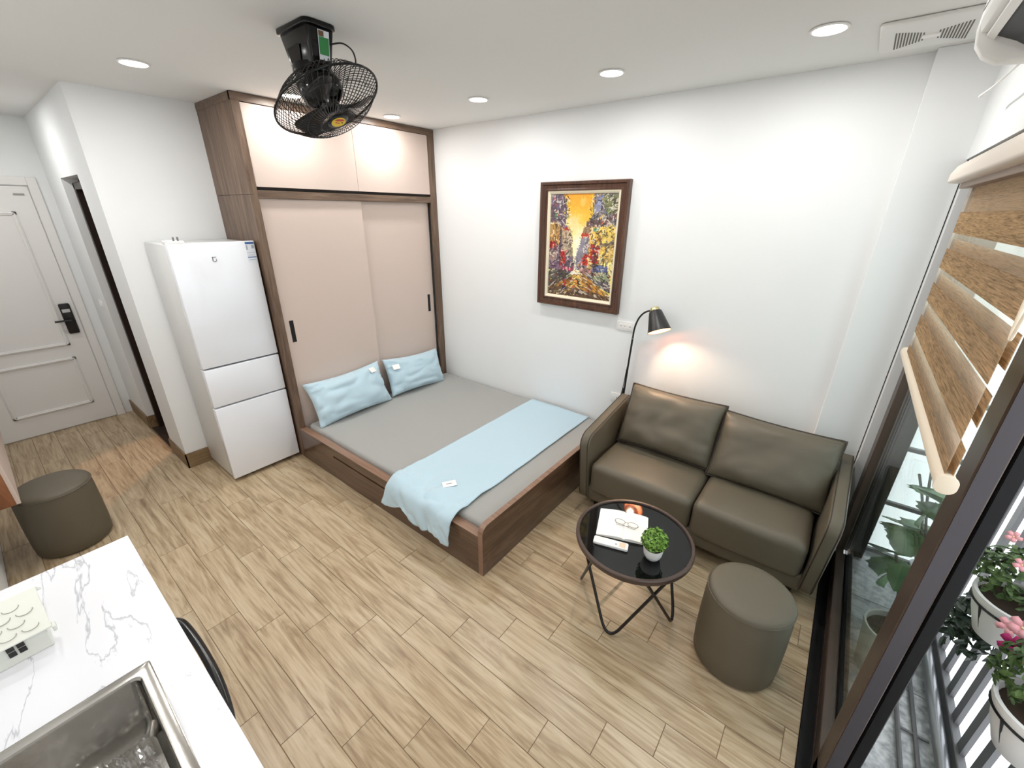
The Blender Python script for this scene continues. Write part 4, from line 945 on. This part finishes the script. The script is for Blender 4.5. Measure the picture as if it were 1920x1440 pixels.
# ================================================================== ROLLER BLIND
BY0, BY1 = -1.850, -.705
rb = thing('roller_blind', 'wood-look striped day-and-night roller blind half lowered over the sliding door', 'blind', (3.61, -1.27, 2.1))
obj('head_rail', MB().prism([(3.649, 2.195), (3.605, 2.192), (3.580, 2.178), (3.567, 2.150), (3.566, 2.122), (3.572, 2.118), (3.590, 2.116), (3.649, 2.116)], -2.02, -.598, 'y'), M_pinkw, rb, bevel=.004, seg=2)
obj('rail_lip', box(3.604, 3.64, -2.01, -.61, 2.098, 2.118), mat('rail_shade_brown', (150, 128, 112), .5), rb, bevel=.002, seg=1)  # brown puts the shade beneath the head rail into the lip colour
PZ, ZT, ZL, fx, rx_ = .1285, 2.100, 1.468, 3.624, 3.638
def band(nm, x, z0, z1, mm, hw):
    z0 = max(z0, ZL); z1 = min(z1, ZT)
    if z1-z0 > .004: obj(nm, box(x-hw, x+hw, BY0, BY1, z0, z1), mm, rb)
band('sheer_band', fx, ZT-.085, ZT, M_sheer, .0004); band('rear_band', rx_, ZT-.095, ZT, M_band, .0006)
for i in range(5):
    z1 = ZT-.085-PZ*i; z0 = z1-.073
    band('front_band', fx, z0, z1, M_band, .0006)
    band('sheer_band', fx, z1-PZ, z0, M_sheer, .0004)
    band('rear_band', rx_, z0-.022-.073, z0-.022, M_band, .0006)
obj('bottom_rail', MB().prism(rrect(3.612, 3.648, 1.430, 1.470, .016, 6), BY0-.012, BY1+.075, 'y'), M_cream, rb, bevel=.002)
obj('end_cap', MB().prism(rrect(3.610, 3.650, 1.427, 1.473, .018, 6), BY0-.018, BY0-.010, 'y'), M_cream, rb, bevel=.002)
obj('chain_loop', MB().tube(arc([(3.60, -1.975, 2.12), (3.60, -1.978, 1.90), (3.60, -1.972, 1.84), (3.60, -1.960, 1.80), (3.60, -1.948, 1.84), (3.60, -1.945, 1.90), (3.60, -1.95, 2.12)], 6), .0028, 6), M_cream, rb, auto=60)

# ================================================================== BALCONY PLANTS
def big_leaf(name, base, tip, width, parent, droop=.25, lobes=5, seed=0):
    rnd = random.Random(seed); base = Vector(base); tip = Vector(tip); d = tip-base; L_ = d.length; d.normalize()
    side = d.cross(Vector((0, 0, 1))); side = side.normalized() if side.length > .05 else Vector((0, 1, 0)); nrm = side.cross(d).normalized()
    N = 22; b = MB()
    for i in range(N+1):
        t = i/N; wv = width*math.sin(math.pi*min(1, t*1.02)**.8)**.75*(1-.18*abs(math.sin(math.pi*t*lobes)))
        c = base+d*(L_*t)-nrm*(droop*L_*t*t)
        for s in (-1, -.5, 0, .5, 1): b.v.append(tuple(c+side*(wv*s)+nrm*(.12*width*abs(s)**1.5)))
    b.f = [(i*5+j, i*5+j+1, (i+1)*5+j+1, (i+1)*5+j) for i in range(N) for j in range(4)]
    o = obj(name, b, M_leaf_big, parent, smooth=True); o.modifiers.new('t', 'SOLIDIFY').thickness = .002
    return o
bp = thing('broadleaf_plant', 'large broad-leaved green plant in a fluted white pot outside the glass door', 'plant', (3.908, -.945, ZB))
pc = (3.908, -.945)
b = MB(); NP = 72; profp = [(.078, 0), (.084, .02), (.098, .14), (.107, .235), (.112, .255), (.112, .270), (.104, .270), (.100, .235), (.0, .230)]
for i, (r_, z) in enumerate(profp):
    for k in range(NP):
        a = 2*math.pi*k/NP; rr = r_*(1+(.02*math.cos(a*24) if 0 < i < 4 else 0)); b.v.append((pc[0]+rr*math.cos(a), pc[1]+rr*math.sin(a), ZB+z))
for i in range(len(profp)-1):
    for k in range(NP): b.f.append((i*NP+k, i*NP+(k+1) % NP, (i+1)*NP+(k+1) % NP, (i+1)*NP+k))
obj('pot', b, mat('aged_white_pot', (206, 206, 198), .5), bp, auto=50)
obj('soil', MB().lathe([(.099, ZB+.236), (.099, ZB+.244)], (*pc, 0), 32), M_soil, bp)
stems = [((3.908, -.94, .22), (3.93, -.82, .55), (3.93, -.66, .80)), ((3.91, -.93, .22), (3.93, -.76, .45), (3.92, -.55, .56)), ((3.905, -.92, .22), (3.91, -.72, .34), (3.90, -.50, .36)), ((3.915, -.93, .22), (3.97, -.78, .42), (3.98, -.55, .50))]
for s_ in stems: obj('stem', MB().tube(arc(s_, 8), .007, 8), mat('stem_green', (70, 84, 52), .5), bp, auto=60)
LV = [((3.93, -.66, .80), (3.90, -.78, .92), .080), ((3.93, -.66, .80), (3.89, -.46, .80), .085), ((3.93, -.64, .77), (3.875, -.62, .64), .085), ((3.93, -.70, .72), (3.98, -.52, .76), .080),
      ((3.92, -.55, .56), (3.875, -.36, .52), .095), ((3.92, -.55, .56), (3.872, -.62, .44), .085), ((3.92, -.58, .54), (4.0, -.40, .56), .090), ((3.92, -.50, .52), (3.895, -.28, .40), .090),
      ((3.90, -.50, .36), (3.868, -.30, .27), .085), ((3.90, -.52, .34), (3.866, -.44, .19), .080), ((3.90, -.54, .34), (3.94, -.32, .24), .085), ((3.90, -.62, .33), (3.866, -.60, .22), .075),
      ((3.98, -.55, .50), (4.02, -.34, .44), .085), ((3.93, -.74, .46), (3.87, -.80, .36), .075), ((3.98, -.60, .48), (4.03, -.72, .52), .075)]
for k, (a, c, w_) in enumerate(LV): big_leaf('leaf', a, c, w_*1.2, bp, seed=k, lobes=4+k % 3)
for s_ in (((3.95, -.62, .50), (3.93, -.42, .64), (3.90, -.28, .74)), ((3.96, -.60, .52), (3.93, -.44, .70), (3.90, -.40, .90))):
    obj('branch', MB().tube(arc(s_, 8), .006, 8), mat('branch_grey', (70, 66, 62), .6), bp, auto=60)

def flower(c, r_, material, parent, nrm, seed, pet=5):
    rnd = random.Random(seed); n_ = Vector(nrm).normalized(); u = n_.orthogonal().normalized(); v = n_.cross(u); b = MB(); c = Vector(c)
    for k in range(pet):
        a = 2*math.pi*k/pet+rnd.uniform(-.1, .1); d = u*math.cos(a)+v*math.sin(a); s = n_.cross(d)
        o_ = len(b.v)
        b.v += [tuple(q) for q in (c, c+d*r_*.45+s*r_*.34+n_*r_*.14, c+d*r_*.95+s*r_*.36+n_*r_*.10, c+d*r_*1.05+n_*r_*.04, c+d*r_*.95-s*r_*.36+n_*r_*.10, c+d*r_*.45-s*r_*.34+n_*r_*.14)]
        b.f += [(o_, o_+1, o_+5), (o_+1, o_+2, o_+4, o_+5), (o_+2, o_+3, o_+4)]
    f = obj('flower', b, material, parent, smooth=True); f.modifiers.new('t', 'SOLIDIFY').thickness = .001
    obj('flower_centre', MB().lathe([(.0, 0), (r_*.12, r_*.02), (r_*.1, r_*.14), (0, r_*.16)], n=10).xf(Matrix.Translation(c) @ n_.to_track_quat('Z', 'Y').to_matrix().to_4x4()), mat('pollen', (240, 220, 170), .6), f)
M_pinkf = mat('pink_petal', (238, 170, 176), .6); M_mag = mat('magenta_petal', (190, 28, 112), .55)
def planter(c, rx, label, seed, flowers, zrim):
    t = thing('flower_planter', label, 'planter', (c[0], c[1], zrim-.16), 'white planters hung on the balcony railing')
    obj('bowl', MB().lathe([(rx*.55, -.165), (rx*.62, -.16), (rx*.86, -.085), (rx*.98, -.03), (rx*1.04, -.012), (rx*1.04, 0), (rx*.94, 0), (rx*.90, -.03), (.0, -.045)], (c[0], c[1], zrim), 44, cap=False), M_pot, t, auto=50)
    obj('band', MB().tube([(c[0]+rx*.985*math.cos(2*math.pi*k/40), c[1]+rx*.985*math.sin(2*math.pi*k/40), zrim-.034) for k in range(40)], .0045, 6, closed=True), M_black, t)
    obj('soil', MB().lathe([(rx*.90, -.030), (rx*.90, -.024)], (c[0], c[1], zrim), 30), M_soil, t)
    for a in (90, 150, 210): obj('hanger', MB().tube([(c[0]+rx*math.cos(R(a)), c[1]+rx*math.sin(R(a)), zrim-.035), (c[0]+rx*.70*math.cos(R(a)), c[1]+rx*.70*math.sin(R(a)), zrim-.125)], .0035, 6), M_black, t)
    obj('hook', MB().tube([(c[0]+rx*.9, c[1], zrim-.03), (4.145, c[1], zrim-.03), (4.145, c[1], zrim+.02)], .004, 6), M_black, t)
    f = obj('foliage', leaf_cloud((c[0]-.012, c[1]+.05, zrim+.055), rx*1.05, .10, 420, .016, seed), M_leaf_f, t); f['kind'] = 'stuff'
    for k, (dx, dy, dz, r_, mm) in enumerate(flowers): flower((c[0]+dx, c[1]+dy, zrim+dz), r_, mm, t, (-.35+.1*(k % 3), -.6, .7), seed*10+k)
    return t
P1 = planter((4.046, -1.275), .105, 'white round planter of small pale pink flowers on the balcony rail, further from the kitchen', 11, ((-.050, .11, .165, .020, M_pinkf), (-.045, -.01, .140, .020, M_pinkf), (.0, .06, .20, .020, M_pinkf), (.03, -.05, .16, .02, M_pinkf)), .845)
tf = obj('trailing_foliage', leaf_cloud((4.035, -1.13, .56), .085, .17, 260, .020, 31), mat('dark_trailing_leaf', (30, 48, 34), .35), P1); tf['kind'] = 'stuff'
obj('trailing_stem', MB().tube(arc([(4.04, -1.20, .83), (4.03, -1.15, .80), (4.035, -1.13, .62), (4.035, -1.13, .45)], 6), .004, 6), M_soil, P1)
planter((4.050, -1.660), .105, 'white round planter with magenta and pink flowers on the balcony rail, nearest the kitchen', 23, ((-.068, .145, .062, .030, M_mag), (-.040, .105, .070, .032, M_mag), (-.070, .205, .075, .026, M_pinkf), (-.066, .155, .125, .030, M_pinkf), (.01, .09, .13, .028, M_pinkf)), .79)
